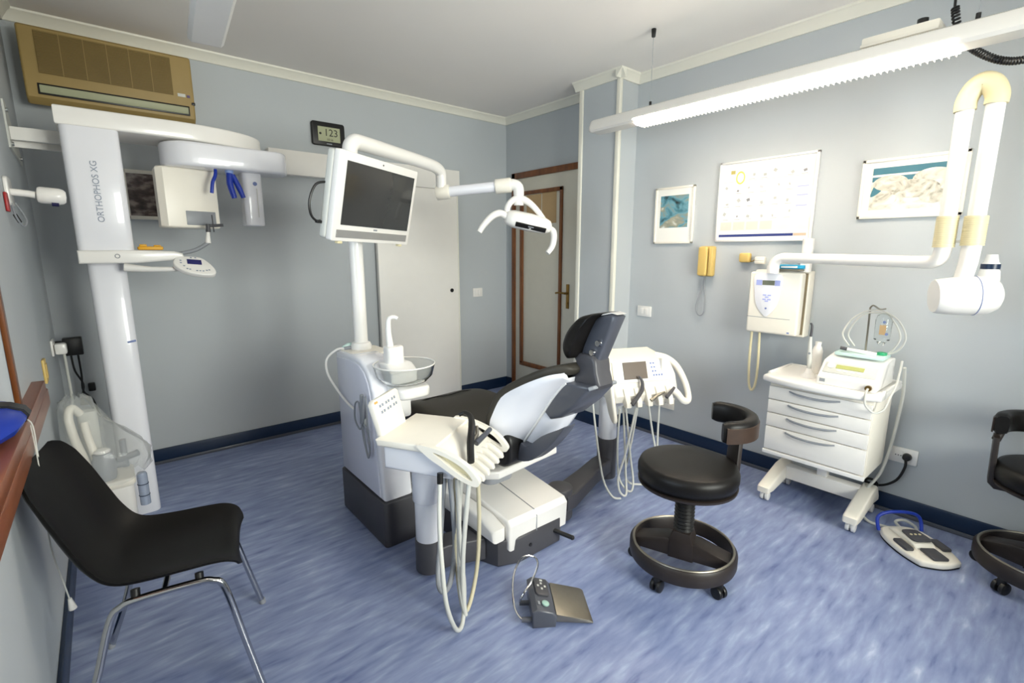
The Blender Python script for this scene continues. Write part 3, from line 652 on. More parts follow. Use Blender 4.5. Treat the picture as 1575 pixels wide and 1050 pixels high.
# seat upholstery: one long cushion that falls to the footrest
top = [(1.62, .60), (1.75, .615), (1.95, .625), (2.12, .640), (2.28, .635), (2.45, .590), (2.62, .525), (2.80, .455), (2.93, .415), (2.99, .395)]
TP, TT = spline([Vector((0, p[0], p[1])) for p in top], [.10, .11, .11, .11, .11, .10, .09, .08, .07, .05], 4)
rings = []
for p, th in zip(TP, TT):
    f = (p.y - 1.62) / 1.37; hw = .265 - .02 * f - (.06 * max(0, (f - .85) / .15) ** 2)
    r = []
    for k in range(28):
        a = 2 * PI * k / 28; c_, s_ = math.cos(a), math.sin(a)
        xx = hw * math.copysign(abs(c_) ** .45, c_); zz = (th / 2) * math.copysign(abs(s_) ** .55, s_)
        dip = .018 * (1 - (xx / hw) ** 2) if s_ > 0 else 0
        r.append((CX + xx, p.y, p.z - th / 2 + zz - dip))
    rings.append(r)
seat = obj('seat_cushion', MB(MU).loft(rings), M_UPH, t, sharp=60)
obj('seat_seam', MB(MU).tube([(CX - .25, 2.30, .60), (CX - .12, 2.29, .625), (CX, 2.285, .622), (CX + .12, 2.29, .625), (CX + .25, 2.30, .60)], .004, 8, sm=4), M_BLACK, seat)
# backrest shell: sections from the bottom to the top, wide at the front and narrow at the back
stF = [(.222, 1.600, .672), (.232, 1.580, .722), (.226, 1.512, .836), (.205, 1.402, .911), (.166, 1.297, .965), (.118, 1.238, .981)]
stR = [(.082, 1.535, .575), (.085, 1.474, .655), (.085, 1.402, .755), (.085, 1.339, .842), (.085, 1.288, .902), (.080, 1.245, .940)]
FPs, FW = spline([Vector((0, p[1], p[2])) for p in stF], [p[0] for p in stF], 4)
RPs, RW = spline([Vector((0, p[1], p[2])) for p in stR], [p[0] for p in stR], 4)
rings = []
for i_, (F_, fw_, R_, rw_) in enumerate(zip(FPs, FW, RPs, RW)):
    bl_ = .025 + .060 * math.sin(PI * min(1, .12 + .88 * i_ / (len(FPs) - 1)))
    n_ = (R_ - F_); out_ = Vector((0, n_.y, n_.z)).normalized()
    half = []
    for k in range(9):
        u_ = k / 8
        xw = fw_ * (1 - u_) + rw_ * u_ + .030 * math.sin(PI * u_)
        q = F_.lerp(R_, u_)
        half.append((xw, q))
    half.append((rw_ * .93, R_ + out_ * bl_ * .35)); half.append((rw_ * .5, R_ + out_ * bl_ * .85))
    ring = [(CX - x, q.y, q.z) for x, q in half] + [(CX, (R_ + out_ * bl_).y, (R_ + out_ * bl_).z)] + [(CX + x, q.y, q.z) for x, q in half[::-1]]
    # front closing, sunk a little behind the cushion
    ring += [(CX + fw_ * c_, (F_ + out_ * .03).y, (F_ + out_ * .03).z) for c_ in (.8, .3, -.3, -.8)]
    rings.append(ring)
obj('backrest_shell', MB(MU).loft(rings), M_COOL, t, sharp=42)
for sgn in (-1, 1):
    obj('shell_ridge', MB(MU).tube([(CX + sgn * (w_ + .002), p.y, p.z) for p, w_ in list(zip(RPs, RW))[1:-2]], .0060, 8), M_WHITE, t)
# upholstery pad on the front of the backrest
rings = []
P0, W0 = [Vector((0, 1.635, .628))] + FPs, [.215] + FW
P0, W0 = P0 + [P0[-1] + Vector((0, -.018, -.002))], W0 + [FW[-1] * .8]
for i, (p, fw_) in enumerate(zip(P0, W0)):
    tg = (P0[min(i + 1, len(P0) - 1)] - P0[max(i - 1, 0)]).normalized(); nn = Vector((0, -tg.z, tg.y))
    if nn.z < 0: nn = -nn
    if nn.y < -.2: nn = -nn
    e_ = .35 if i in (0, len(P0) - 1) else 1.0
    hw = fw_ + .008
    r = []
    for k in range(24):
        a = 2 * PI * k / 24; c_, s_ = math.cos(a), math.sin(a)
        xx = hw * math.copysign(abs(c_) ** .35, c_); tt = .024 * e_ * math.copysign(abs(s_) ** .6, s_)
        q = p + nn * (.012 + tt - .010 * (1 - (xx / hw) ** 2))
        r.append((CX + xx, q.y, q.z))
    rings.append(r)
obj('backrest_cushion', MB(MU).loft(rings), M_UPH, t, sharp=60)
# lower hinge cover
obj('hinge_cover', MB(MU).prism(sp2([(1.530, .515), (1.515, .560), (1.50, .605), (1.46, .600), (1.37, .675), (1.268, .735), (1.235, .752), (1.30, .665), (1.375, .590), (1.45, .535)], 3), 1.300, 1.365, 'x', .016, 3), M_SLATE, t)
obj('hinge_block', MB(MU).prism(rrect(1.515, .475, 1.74, .665, .07), 1.245, 1.40, 'x', .02, 3), M_BLACK, t)
# headrest carrier on the back of the shell
obj('headrest_carrier', MB(MU).prism([(1.368, .905), (1.392, .770), (1.355, .745), (1.295, .768), (1.212, .838), (1.146, .912), (1.140, .936), (1.265, .932)], 1.333, 1.495, 'x', .016, 3), M_SLATE, t)
obj('carrier_rim', MB(MU).tube([(1.338, 1.146, .925), (1.345, 1.136, .930), (1.42, 1.132, .932), (1.485, 1.136, .930), (1.492, 1.146, .925)], .008, 10), M_GREY, t)
obj('headrest_neck', MB(MU).prism(sp2([(1.262, .925), (1.130, .918), (1.138, .985), (1.158, 1.045), (1.255, 1.045), (1.242, 1.0), (1.262, .96)], 3), 1.365, 1.46, 'x', .012, 3), M_DGREY, t)
obj('headrest_arm', MB(MU).prism([(1.268, 1.020), (1.215, 1.008), (1.150, 1.020), (1.085, 1.17), (1.068, 1.208), (1.09, 1.218), (1.170, 1.198), (1.196, 1.156)], 1.385, 1.455, 'x', .014, 3), M_SLATE, t)
obj('headrest_cap', MB(MU).prism([(1.066, 1.2165), (1.098, 1.2225), (1.172, 1.2025), (1.168, 1.1995), (1.09, 1.219)], 1.390, 1.450, 'x', .001), M_WHITE, t)
for z_, y_ in ((1.100, 1.152), (1.060, 1.180)):
    obj('headrest_knob', MB(MU).cyl((1.386, y_ - .01, z_), (1.372, y_ - .01, z_), .014, .011, n=18), M_CHROME, t)
hp = [(1.165, 1.182), (1.135, 1.214), (1.195, 1.200), (1.252, 1.142), (1.278, 1.075), (1.262, 1.030), (1.232, 1.040), (1.212, 1.090)]
HPp = sp2(hp, 4)
def hsec(sc):
    return [(1.205 + (p[0] - 1.205) * sc, 1.12 + (p[1] - 1.12) * sc) for p in HPp]
obj('headrest_cushion', MB(MU).loft([[(CX + dx, p[0], p[1]) for p in hsec(sc)] for dx, sc in ((-.112, .55), (-.105, .85), (-.09, .98), (-.05, 1.02), (.05, 1.02), (.09, .98), (.105, .85), (.112, .55))]), M_LEATHER, t, sharp=60)
# ------------------------------------------------------------------ treatment unit with bowl
t = thing('cuspidor_unit', 'white treatment unit with glass rinsing bowl and dark base, left of the dental chair', 'dental unit', (1.02, 2.3, 0))
body = [(2.575, .235), (2.575, .890), (2.565, .905), (2.356, .913), (2.252, .906), (2.185, .874), (2.140, .825), (2.118, .765), (2.095, .62), (2.055, .235)]
obj('unit_body', MB().prism(body, .915, 1.072, 'x', .016, 4), M_COOL, t)
obj('rear_block', MB().prism([(2.575, .235), (2.575, .895), (2.565, .905), (2.30, .905), (2.26, .88), (2.26, .235)], 1.0725, 1.125, 'x', .010, 3), M_COOL, t)
obj('side_panel', MB().prism([(2.548, .25), (2.548, .872), (2.36, .888), (2.262, .880), (2.20, .850), (2.162, .806), (2.142, .75), (2.12, .62), (2.085, .25)], .909, .918, 'x', .004, 2), mat('daylight_tinted_lacquer', 'dcdde9', .25, var=.02, coat=.4), t)  # white panel, the bluish window light on it is put into its colour
obj('unit_base', MB().prism(rrect(.907, 2.034, 1.09, 2.585, .02), 0, .232, 'z', .006), M_DGREY, t)
obj('top_tray', MB().prism(rrect(.93, 2.33, 1.13, 2.56, .03), .896, .912, 'z', .006), M_CREAM, t)
MW = Matrix.Translation((1.0755, 2.1015, .8918)) @ Matrix.Scale(.9, 4) @ Matrix.Translation((-1.195, -2.335, -.832))
obj('bowl_support', MB(MW).prism(rrect(1.10, 2.20, 1.29, 2.43, .05), .665, .725, 'z', .016, 3), M_WHITE, t)
obj('bowl_arm', MB(MW).bb((1.065, 2.27, .55), (1.20, 2.38, .67), .02), M_WHITE, t)
bp_ = [(.0, .724), (.075, .724), (.120, .738), (.150, .770), (.163, .822), (.165, .832), (.160, .832), (.146, .775), (.117, .745), (.075, .731), (.0, .731)]
bw = obj('rinsing_bowl', MB(MW).lathe(bp_, 48, Matrix.Translation((1.195, 2.335, 0)), cap=False), M_GLASS, t, sharp=60)
obj('bowl_rim', MB(MW).torus((1.195, 2.335, .832), .163, .004, 56, 8), M_WHITE, bw)
obj('filter_block', MB(MW).prism([(2.28, .735), (2.28, .80), (2.34, .835), (2.43, .835), (2.43, .735)], 1.09, 1.25, 'x', .015, 3), M_WHITE, t)
obj('spout_tower', MB(MW).prism(rrect(1.115, 2.345, 1.215, 2.44, .035), .80, .925, 'z', .012, 3), M_WHITE, t)
obj('spout', MB(MW).tube([(1.15, 2.40, .92), (1.145, 2.402, .99), (1.145, 2.40, 1.05), (1.152, 2.395, 1.075), (1.170, 2.385, 1.082), (1.188, 2.375, 1.074)], [.020, .016, .014, .012, .011, .010], 12, sm=4), M_WHITE, t)
po = obj('lamp_pole', MB().cyl((1.03, 2.50, .905), (1.03, 2.50, 1.905), .036, n=28), M_WHITE, t)
obj('pole_collar', MB().lathe([(.055, .905), (.055, .93), (.048, .945), (.037, .95)], 28, Matrix.Translation((1.03, 2.5, 0))), M_WHITE, t)
# scaler handpiece and looped tubing hung on the side panel
obj('side_hook', MB().box((.903, 2.20, .605), (.016, .03, .04), .005), M_LGREY, t)
obj('side_handpiece', MB().cyl((.893, 2.205, .60), (.884, 2.175, .755), .013, .010, n=14, bev=.003), M_GREY, t)
hs = obj('side_tubing', MB().tube([(.895, 2.205, .60), (.892, 2.24, .56), (.888, 2.285, .60), (.888, 2.275, .68), (.89, 2.235, .70), (.89, 2.215, .63), (.89, 2.20, .54), (.888, 2.17, .48), (.89, 2.15, .44), (.89, 2.13, .50), (.888, 2.135, .60), (.89, 2.14, .70), (.89, 2.15, .75)], .0045, 8, sm=6), M_GREY, t)
obj('side_tubing', MB().tube([(.895, 2.21, .59), (.889, 2.18, .52), (.886, 2.14, .45), (.888, 2.12, .50), (.889, 2.14, .57), (.892, 2.19, .60)], .004, 8, sm=6), M_GREY, t)
tg_ = obj('curing_lamp', MB().tube([(.94, 2.53, .918), (.975, 2.54, .925), (1.00, 2.545, .93)], [.012, .018, .012], 10, sm=3), M_AQUA, None)
tag(tg_, 'pale green pen lying on the unit top behind the lamp pole', 'pen')
t2 = thing('sensor_cable', 'white cable looping from the unit top down its left side', 'cable', (.91, 2.5, .9))
obj('cable', MB().tube([(.95, 2.52, .918), (.915, 2.55, .912), (.870, 2.585, .86), (.868, 2.58, .78), (.888, 2.50, .70), (.898, 2.40, .655), (.902, 2.32, .640)], .006, 8, sm=6), M_WHITE, t2)
obj('cable_plug', MB().cyl((.945, 2.523, .918), (.985, 2.508, .922), .010, n=12), M_GREY, t2)
# ------------------------------------------------------------------ operating lamp
t = thing('operating_lamp', 'white operating lamp with two curved handles on a jointed arm over the dental chair', 'lamp', (1.03, 2.5, 2.0))
J1 = Vector((1.757, 2.81, 1.803)); J2 = Vector((2.055, 2.505, 1.842))
obj('first_arm', MB().tube([(1.03, 2.50, 1.90), (1.032, 2.501, 1.94), (1.055, 2.508, 1.968), (1.10, 2.525, 1.975), (1.35, 2.63, 1.968), (1.60, 2.735, 1.958), (1.70, 2.778, 1.948), (1.742, 2.797, 1.925), (1.750, 2.802, 1.885), (1.752, 2.806, 1.84), (1.757, 2.81, 1.815)], [.036, .038, .040, .040, .038, .037, .036, .036, .034, .034, .034], 18, sm=4), M_WHITE, t)
dv = (J2 - J1).normalized()
obj('joint_collar', MB().cyl(J1 - dv * .035, J1 + dv * .055, .046, n=28, bev=.008), M_CREAM, t)
obj('second_arm', MB().cyl(J1 + dv * .05, J2 - dv * .05, .033, n=24), M_COOL, t)
obj('joint_collar', MB().cyl(J2 - dv * .075, J2 + dv * .03, .046, n=28, bev=.008), M_CREAM, t)
Q = J2 + dv * .06
obj('lamp_neck', MB().tube([J2, J2 + dv * .04, Q + Vector((.008, -.008, -.02)), Q + Vector((.012, -.012, -.07)), Q + Vector((.012, -.012, -.13))], [.036, .036, .036, .034, .032], 16, sm=4), M_WHITE, t)
# lamp head: local frame, x along the head (to the right and away from the pole), y forward/down
HC = Vector((2.165, 2.395, 1.615))
hx = Vector((.80, -.50, -.20)).normalized(); hz = Vector((.10, -.12, 1))
MH = frame(HC + Vector((-.008, .0, -.006)), hx, hz) @ Matrix.Scale(1.22, 4)
prh = [(-.055, -.030), (-.06, .008), (-.035, .038), (.03, .045), (.058, .015), (.058, -.020), (.03, -.042), (-.03, -.042)]
rgh = []
for x_, s_ in ((-.135, .45), (-.125, .80), (-.09, 1.0), (.0, 1.05), (.075, .95), (.105, .72), (.115, .40)):
    rgh.append([(x_, p[0] * s_, p[1] * s_) for p in sp2(prh, 3)])
hd = obj('lamp_head', MB(MH).loft(rgh), M_WHITE, t, sharp=55)
obj('lamp_window', MB(MH).box((.0, -.056, -.024), (.165, .010, .026), .004, rot=Matrix.Rotation(.55, 4, 'X')), M_BLACK, hd)
obj('sensor_mark', MB(MH).box((.0, -.0625, -.0235), (.03, .002, .006), rot=Matrix.Rotation(.55, 4, 'X')), M_GREY, hd)
arch = [(-.125, .0, .005), (-.132, .005, .055), (-.105, .01, .098), (-.06, .01, .108), (.0, .005, .085), (.07, .0, .03), (.108, .0, -.02), (.112, .0, -.025)]
obj('yoke', MB(MH).tube(arch, [.016, .016, .017, .019, .016, .014, .013, .012], 12, sm=5), M_WHITE, t)
obj('lamp_handle', MB(MH).tube([(-.125, -.01, .0), (-.165, -.02, .012), (-.205, -.035, -.012), (-.240, -.05, -.065), (-.256, -.055, -.105)], [.018, .019, .018, .016, .014], 12, sm=5), M_WHITE, t)
obj('lamp_handle', MB(MH).tube([(.108, -.0, -.005), (.132, -.01, -.02), (.142, -.02, -.06), (.138, -.03, -.10), (.120, -.04, -.135)], [.015, .018, .017, .015, .013], 12, sm=5), M_WHITE, t)
# ------------------------------------------------------------------ monitor
t = thing('monitor', 'white flat monitor with grey screen mounted on the unit pole', 'monitor', (1.03, 2.5, 1.6))
mx_ = Vector((.551, .295, -.012)); mdn = Vector((-.035, .075, -.391))
MM = frame((1.080, 2.330, 1.664), mx_, -mdn)
W2, H2 = .300, .197
obj('bezel', MB(MM).prism(rrect(-W2, -H2, W2, H2, .010), -.012, .020, 'y', .004, 2), M_WHITE, t)
obj('rear_cover', MB(MM).prism(rrect(-W2 - .004, -H2 + .004, W2 - .004, H2 - .004, .014), .0205, .058, 'y', .010, 3), M_LGREY, t)
obj('screen', MB(MM).bb((-.250, -.0150, -.122), (.272, -.0115, .158)), M_SCREEN, t)
obj('speaker_bar', MB(MM).bb((-.272, -.0150, -.180), (.272, -.0115, -.145)), mat('silver_grey_mesh', '9b9a98', .45, metal=.3), t)
obj('webcam', MB(MM).cyl((.0, -.0118, .178), (.0, -.0140, .178), .004, n=10), M_INK, t)
obj('badge', MB(MM).bb((-.012, -.0132, -.138), (.016, -.0116, -.130)), M_GREY, t)
obj('rubber_foot', MB(MM).box((-.235, .0, -.203), (.03, .02, .012), .003), M_IVORY, t)
obj('rubber_foot', MB(MM).box((.235, .0, -.203), (.03, .02, .012), .003), M_IVORY, t)
obj('pole_mount', MB().tube([(1.062, 2.40, 1.66), (1.045, 2.46, 1.66), (1.032, 2.50, 1.66)], .035, 14).cyl((1.03, 2.5, 1.60), (1.03, 2.5, 1.72), .046, n=24, bev=.006), M_WHITE, t)
obj('power_lead', MB(MM).tube([(-.29, .05, .05), (-.345, .06, .03), (-.372, .06, -.04), (-.36, .055, -.10), (-.325, .05, -.125), (-.31, .05, -.120)], .0055, 8, sm=5), M_BLACK, t)
obj('lead_plug', MB(MM).box((-.318, .05, -.125), (.03, .015, .014), .003), M_BLACK, t)
# ------------------------------------------------------------------ instrument delivery heads
def hoses(parent, lines, r, m):
    for k in lines: obj('hose', MB().tube(k, r, 9, sm=6), m, parent)
# assistant side: local frame, x across (to the right and away), y backwards, hoses leave at -y
t = thing('assistant_console', 'white assistant instrument console with keypad and hanging hoses in front of the dental chair', 'dental unit', (.985, 1.755, 0))
S = Vector((.845, .535, 0)).normalized(); 
MA = Matrix.Translation((.998, 1.644, .1716)) @ frame((0, 0, 0), S, (0, 0, 1)) @ Matrix.Scale(.88, 4)
AW = .192
side = [(.235, .545), (.235, .602), (.04, .602), (-.06, .596), (-.13, .575), (-.215, .520), (-.235, .475), (-.20, .468), (-.12, .500), (-.06, .53)]
obj('console_top', MB(MA).prism([(.225, .572), (.235, .602), (.04, .603), (-.05, .598), (-.06, .560), (.03, .570)], -AW, AW, 'x', .008, 3), M_CREAM, t)
obj('console_body', MB(MA).prism([(.215, .455), (.215, .573), (-.05, .568), (-.12, .53), (-.12, .445)], -AW + .03, AW - .03, 'x', .014, 3), M_COOL, t)
obj('front_slope', MB(MA).prism([(-.045, .590), (-.10, .572), (-.185, .510), (-.185, .495), (-.05, .540)], -AW + .03, AW - .03, 'x', .006, 2), M_CREAM, t)
rail = sp2([(.02, .606), (-.06, .603), (-.135, .582), (-.21, .545), (-.262, .490), (-.264, .462), (-.238, .456), (-.17, .480), (-.10, .520), (-.03, .560)], 4)
rin = sp2([(-.055, .583), (-.085, .578), (-.140, .560), (-.198, .528), (-.234, .490), (-.236, .482), (-.218, .482), (-.165, .508), (-.115, .540), (-.075, .568)], 4)
for sx in (-1, 1):
    a_, b_ = sorted((sx * (AW - .014), sx * (AW + .012)))
    obj('side_rail', MB(MA).ringplate(rail, rin, a_, b_, 'x'), M_CREAM, t)
obj('rail_recess', MB(MA).prism(rin, -AW + .010, -AW + .014, 'x'), M_IVORY, t)
for i in range(5):
    xx = -.125 + .063 * i
    obj('holder_prong', MB(MA).prism([(-.165, .520), (-.20, .512), (-.258, .470), (-.262, .450), (-.235, .445), (-.165, .478)], xx - .016, xx + .016, 'x', .007, 2), M_CREAM, t)
kp = MA @ Matrix.Translation((-.040, .238, .635)) @ Matrix.Rotation(math.radians(-14), 4, 'X')
kb = obj('keypad', MB(kp).prism([(-.105, -.045), (-.118, .118), (-.10, .132), (.085, .142), (.105, .128), (.105, -.045)], -.006, .022, 'y', .005, 2), M_CREAM, t)
for r_ in range(2):
    for c_ in range(6):
        xx = -.066 + c_ * .021 + (c_ // 2) * .010 + .004 * r_
        obj('key', MB(kp).box((xx, -.0065, .096 - .030 * r_ + .003 * c_ * .5), (.013, .002, .013), .0008), M_GREYINK, kb)
obj('status_strip', MB(kp).bb((-.103, -.0075, .114), (-.078, -.0055, .124)), M_ORANGE, kb)
obj('post_neck', MB().cyl((.985, 1.755, .355), (.985, 1.755, .565), .066, n=32, bev=.008), M_COOL, t)
obj('post', MB().cyl((.985, 1.755, .17), (.985, 1.755, .36), .058, n=32, bev=.004), M_COOL, t)
obj('post_foot', MB().cyl((.985, 1.755, .02), (.985, 1.755, .172), .062, n=32, bev=.006), M_DGREY, t)
fa = [(.965, 1.700), (1.05, 1.690), (1.205, 1.630), (1.212, 1.640), (1.199, 1.672), (1.199, 1.76), (1.01, 1.815)]
obj('foot_arm', MB().prism(fa, .025, .135, 'z', .012, 3), M_DGREY, t)
obj('foot_wheel', MB().cyl((.995, 1.715, .018), (1.02, 1.735, .018), .018, n=16, bev=.004), mat('amber_rubber', 'c79a62', .6), t)
# suction handpieces lying in the front holders
def inA(p): return MA @ Vector(p)
obj('suction_handle', MB().tube([inA(p) for p in ((-.140, -.205, .535), (-.06, -.170, .585), (.02, -.145, .632), (.078, -.115, .655), (.110, -.075, .662), (.100, -.045, .650))], [.014, .015, .015, .012, .010, .008], 12, sm=4), M_BLACK, t)
obj('suction_handle', MB().tube([inA(p) for p in ((-.03, -.185, .575), (.03, -.20, .590), (.10, -.205, .597))], [.013, .011, .010], 10), M_SLATE, t)
obj('suction_handle', MB().tube([inA(p) for p in ((-.05, -.165, .57), (.01, -.175, .60), (.045, -.16, .625))], [.010, .008, .007], 10), M_STEEL, t)
HS = [([(.895, 1.496, .572), (.853, 1.438, .447), (.819, 1.374, .335), (.809, 1.332, .18), (.863, 1.356, .033), (.914, 1.388, .020), (.948, 1.425, .137), (.959, 1.463, .283), (.979, 1.507, .545)], .0085, M_LGREY),
      ([(.989, 1.576, .52), (.975, 1.526, .273), (.915, 1.467, .158), (.856, 1.429, .152), (.861, 1.474, .179), (.919, 1.542, .317), (.98, 1.602, .52)], .0105, M_GREY),
      ([(1.027, 1.433, .56), (1.048, 1.457, .364), (1.044, 1.465, .187), (1.013, 1.455, .073), (.954, 1.418, .028), (.936, 1.428, .069), (.96, 1.495, .208), (1.03, 1.60, .50)], .0085, mat('ivory_hose', 'cfc6a8', .4)),
      ([(.982, 1.425, .575), (.957, 1.42, .415), (.942, 1.421, .255), (.929, 1.403, .103), (.93, 1.393, .037), (.929, 1.423, .148), (.988, 1.513, .361), (1.03, 1.55, .53)], .0095, M_LGREY)]
for k, rr_, m_ in HS: obj('hose', MB().tube(k, rr_, 10, sm=6), m_, t)
obj('hose_boot', MB().cyl((.897, 1.497, .600), (.893, 1.492, .560), .012, n=12), M_BLACK, t)

# doctor side: front edge runs along (0.917, -0.4)
t = thing('doctor_console', 'white instrument console with grey display on a swing arm behind the headrest', 'dental unit', (2.30, 1.82, 0))
S2 = Vector((.917, -.40, 0)).normalized()
MD = frame((2.37, 1.70, 0), S2, (0, 0, 1))
# local x -.19 .. .31 , y back
X0, X1 = -.175, .285
prof_ = [(.20, .66), (.20, .812), (.19, .824), (.03, .806), (-.012, .792), (-.058, .660), (-.095, .600), (-.085, .560), (.0, .550), (.10, .58)]
obj('console_body', MB(MD).prism(prof_, X0 + .012, .215, 'x', .014, 3), M_CREAM, t)
obj('console_base', MB(MD).prism(rrect(X0 + .03, .02, .16, .19, .03), .50, .58, 'z', .012), M_COOL, t)
chk = sp2([(.19, .818), (.07, .815), (-.01, .792), (-.05, .70), (-.095, .57), (-.128, .475), (-.105, .448), (-.05, .49), (-.0, .57), (.10, .64), (.18, .68)], 4)
obj('side_cheek', MB(MD).prism(chk, X0 - .008, X0 + .016, 'x', .010, 3), M_CREAM, t)
# right hand grip loop
obj('grip_handle', MB(MD).tube([(.180, .06, .800), (.235, .02, .785), (.290, -.01, .738), (.330, -.04, .655), (.348, -.062, .575), (.335, -.080, .535), (.298, -.082, .540), (.262, -.070, .585), (.22, -.04, .625)], [.020, .021, .020, .019, .019, .020, .021, .022, .022], 14, sm=5), M_CREAM, t)
obj('side_wing', MB(MD).prism([(.16, .800), (.215, .788), (.262, .70), (.285, .60), (.262, .570), (.20, .60), (.16, .62)], -.050, -.020, 'y', .012, 3), M_CREAM, t)
# tilted front face frame
MFc = MD @ Matrix.Translation((0, -.0370, .728)) @ Matrix.Rotation(-math.atan2(.046, .132), 4, 'X')
obj('front_panel', MB(MFc).bb((X0 + .02, -.006, -.062), (.208, .006, .062), .003), M_WHITE, t)
obj('display', MB(MFc).bb((-.090, -.0085, -.044), (.066, -.0055, .058)), mat('grey_brown_display', '6f655c', .25), t)
kp2 = obj('button_panel', MB(MFc).bb((.078, -.0080, -.048), (.185, -.0055, .060)), mat('pale_lilac_film', 'e3e5f2', .4), t)
for r_ in range(4):
    for c_ in range(2 if r_ < 3 else 4):
        obj('button', MB(MFc).box((.096 + .018 * c_ + .004 * r_, -.0085, .044 - .024 * r_), (.010, .0016, .010)), M_BLUEINK, kp2)
for i in range(5):
    xx = -.090 + .070 * i
    obj('holder_prong', MB(MD).prism([(-.050, .650), (-.085, .638), (-.128, .565), (-.130, .540), (-.10, .535), (-.05, .575)], xx - .017, xx + .017, 'x', .007, 2), M_CREAM, t)
def inD(p): return MD @ Vector(p)
obj('syringe', MB().tube([inD(p) for p in ((-.075, -.13, .56), (-.03, -.115, .60), (.005, -.10, .635), (.012, -.085, .68), (-.005, -.075, .71))], [.014, .013, .012, .009, .005], 12, sm=4), M_DGREY, t)
obj('handpiece', MB().tube([inD(p) for p in ((.05, -.13, .575), (.10, -.12, .600), (.15, -.11, .612))], [.010, .009, .007], 10), M_STEEL, t)
obj('handpiece', MB().tube([inD(p) for p in ((.15, -.13, .585), (.19, -.12, .615), (.215, -.11, .635))], [.012, .010, .008], 10), M_DGREY, t)
HD = [[(-.135, -.10, .53), (-.14, -.10, .30), (-.13, -.11, .12), (-.10, -.14, .05), (-.07, -.16, .04), (-.05, -.14, .10), (-.06, -.11, .25), (-.085, -.08, .53)],
      [(-.03, -.10, .53), (-.06, -.11, .40), (-.11, -.13, .24), (-.155, -.15, .13), (-.15, -.17, .05), (-.11, -.17, .03), (-.09, -.12, .15), (-.09, -.06, .53)],
      [(-.02, -.10, .53), (-.04, -.10, .38), (-.06, -.09, .22), (-.075, -.09, .12), (-.05, -.10, .06), (.01, -.12, .05), (.08, -.14, .05), (.13, -.15, .10)],
      [(.055, -.10, .53), (.085, -.11, .36), (.115, -.12, .22), (.13, -.13, .10), (.12, -.14, .05)],
      [(.125, -.10, .53), (.12, -.11, .36), (.118, -.12, .20), (.12, -.13, .08)],
      [(-.24, .04, .545), (-.245, -.01, .42), (-.250, -.09, .24), (-.24, -.14, .11), (-.20, -.175, .03), (-.15, -.18, .015)]]
for k in HD: obj('hose', MB().tube([inD(p) for p in k], .0062, 9, sm=6), M_LGREY, t)
obj('hose_boot', MB().cyl(inD((-.24, .04, .548)), inD((-.24, .04, .585)), .009, n=12), M_BLACK, t)
obj('hose_bracket', MB().cyl(inD((-.24, .04, .575)), inD((-.12, .08, .575)), .008, n=10), M_COOL, t)
obj('post', MB().cyl((2.30, 1.82, .29), (2.30, 1.82, .56), .056, n=32, bev=.004), M_COOL, t)
obj('post_foot', MB().cyl((2.30, 1.82, .03), (2.30, 1.82, .292), .060, n=32, bev=.006), M_DGREY, t)
obj('swing_arm', MB().prism([(1.73, 1.61), (1.80, 1.615), (2.10, 1.72), (2.28, 1.765), (2.345, 1.80), (2.31, 1.875), (2.20, 1.86), (2.03, 1.81), (1.78, 1.75), (1.70, 1.74)], .075, .165, 'z', .012, 3), M_DGREY, t)
obj('pivot', MB().cyl((1.745, 1.685, .02), (1.745, 1.685, .195), .070, n=36, bev=.012), M_DGREY, t)

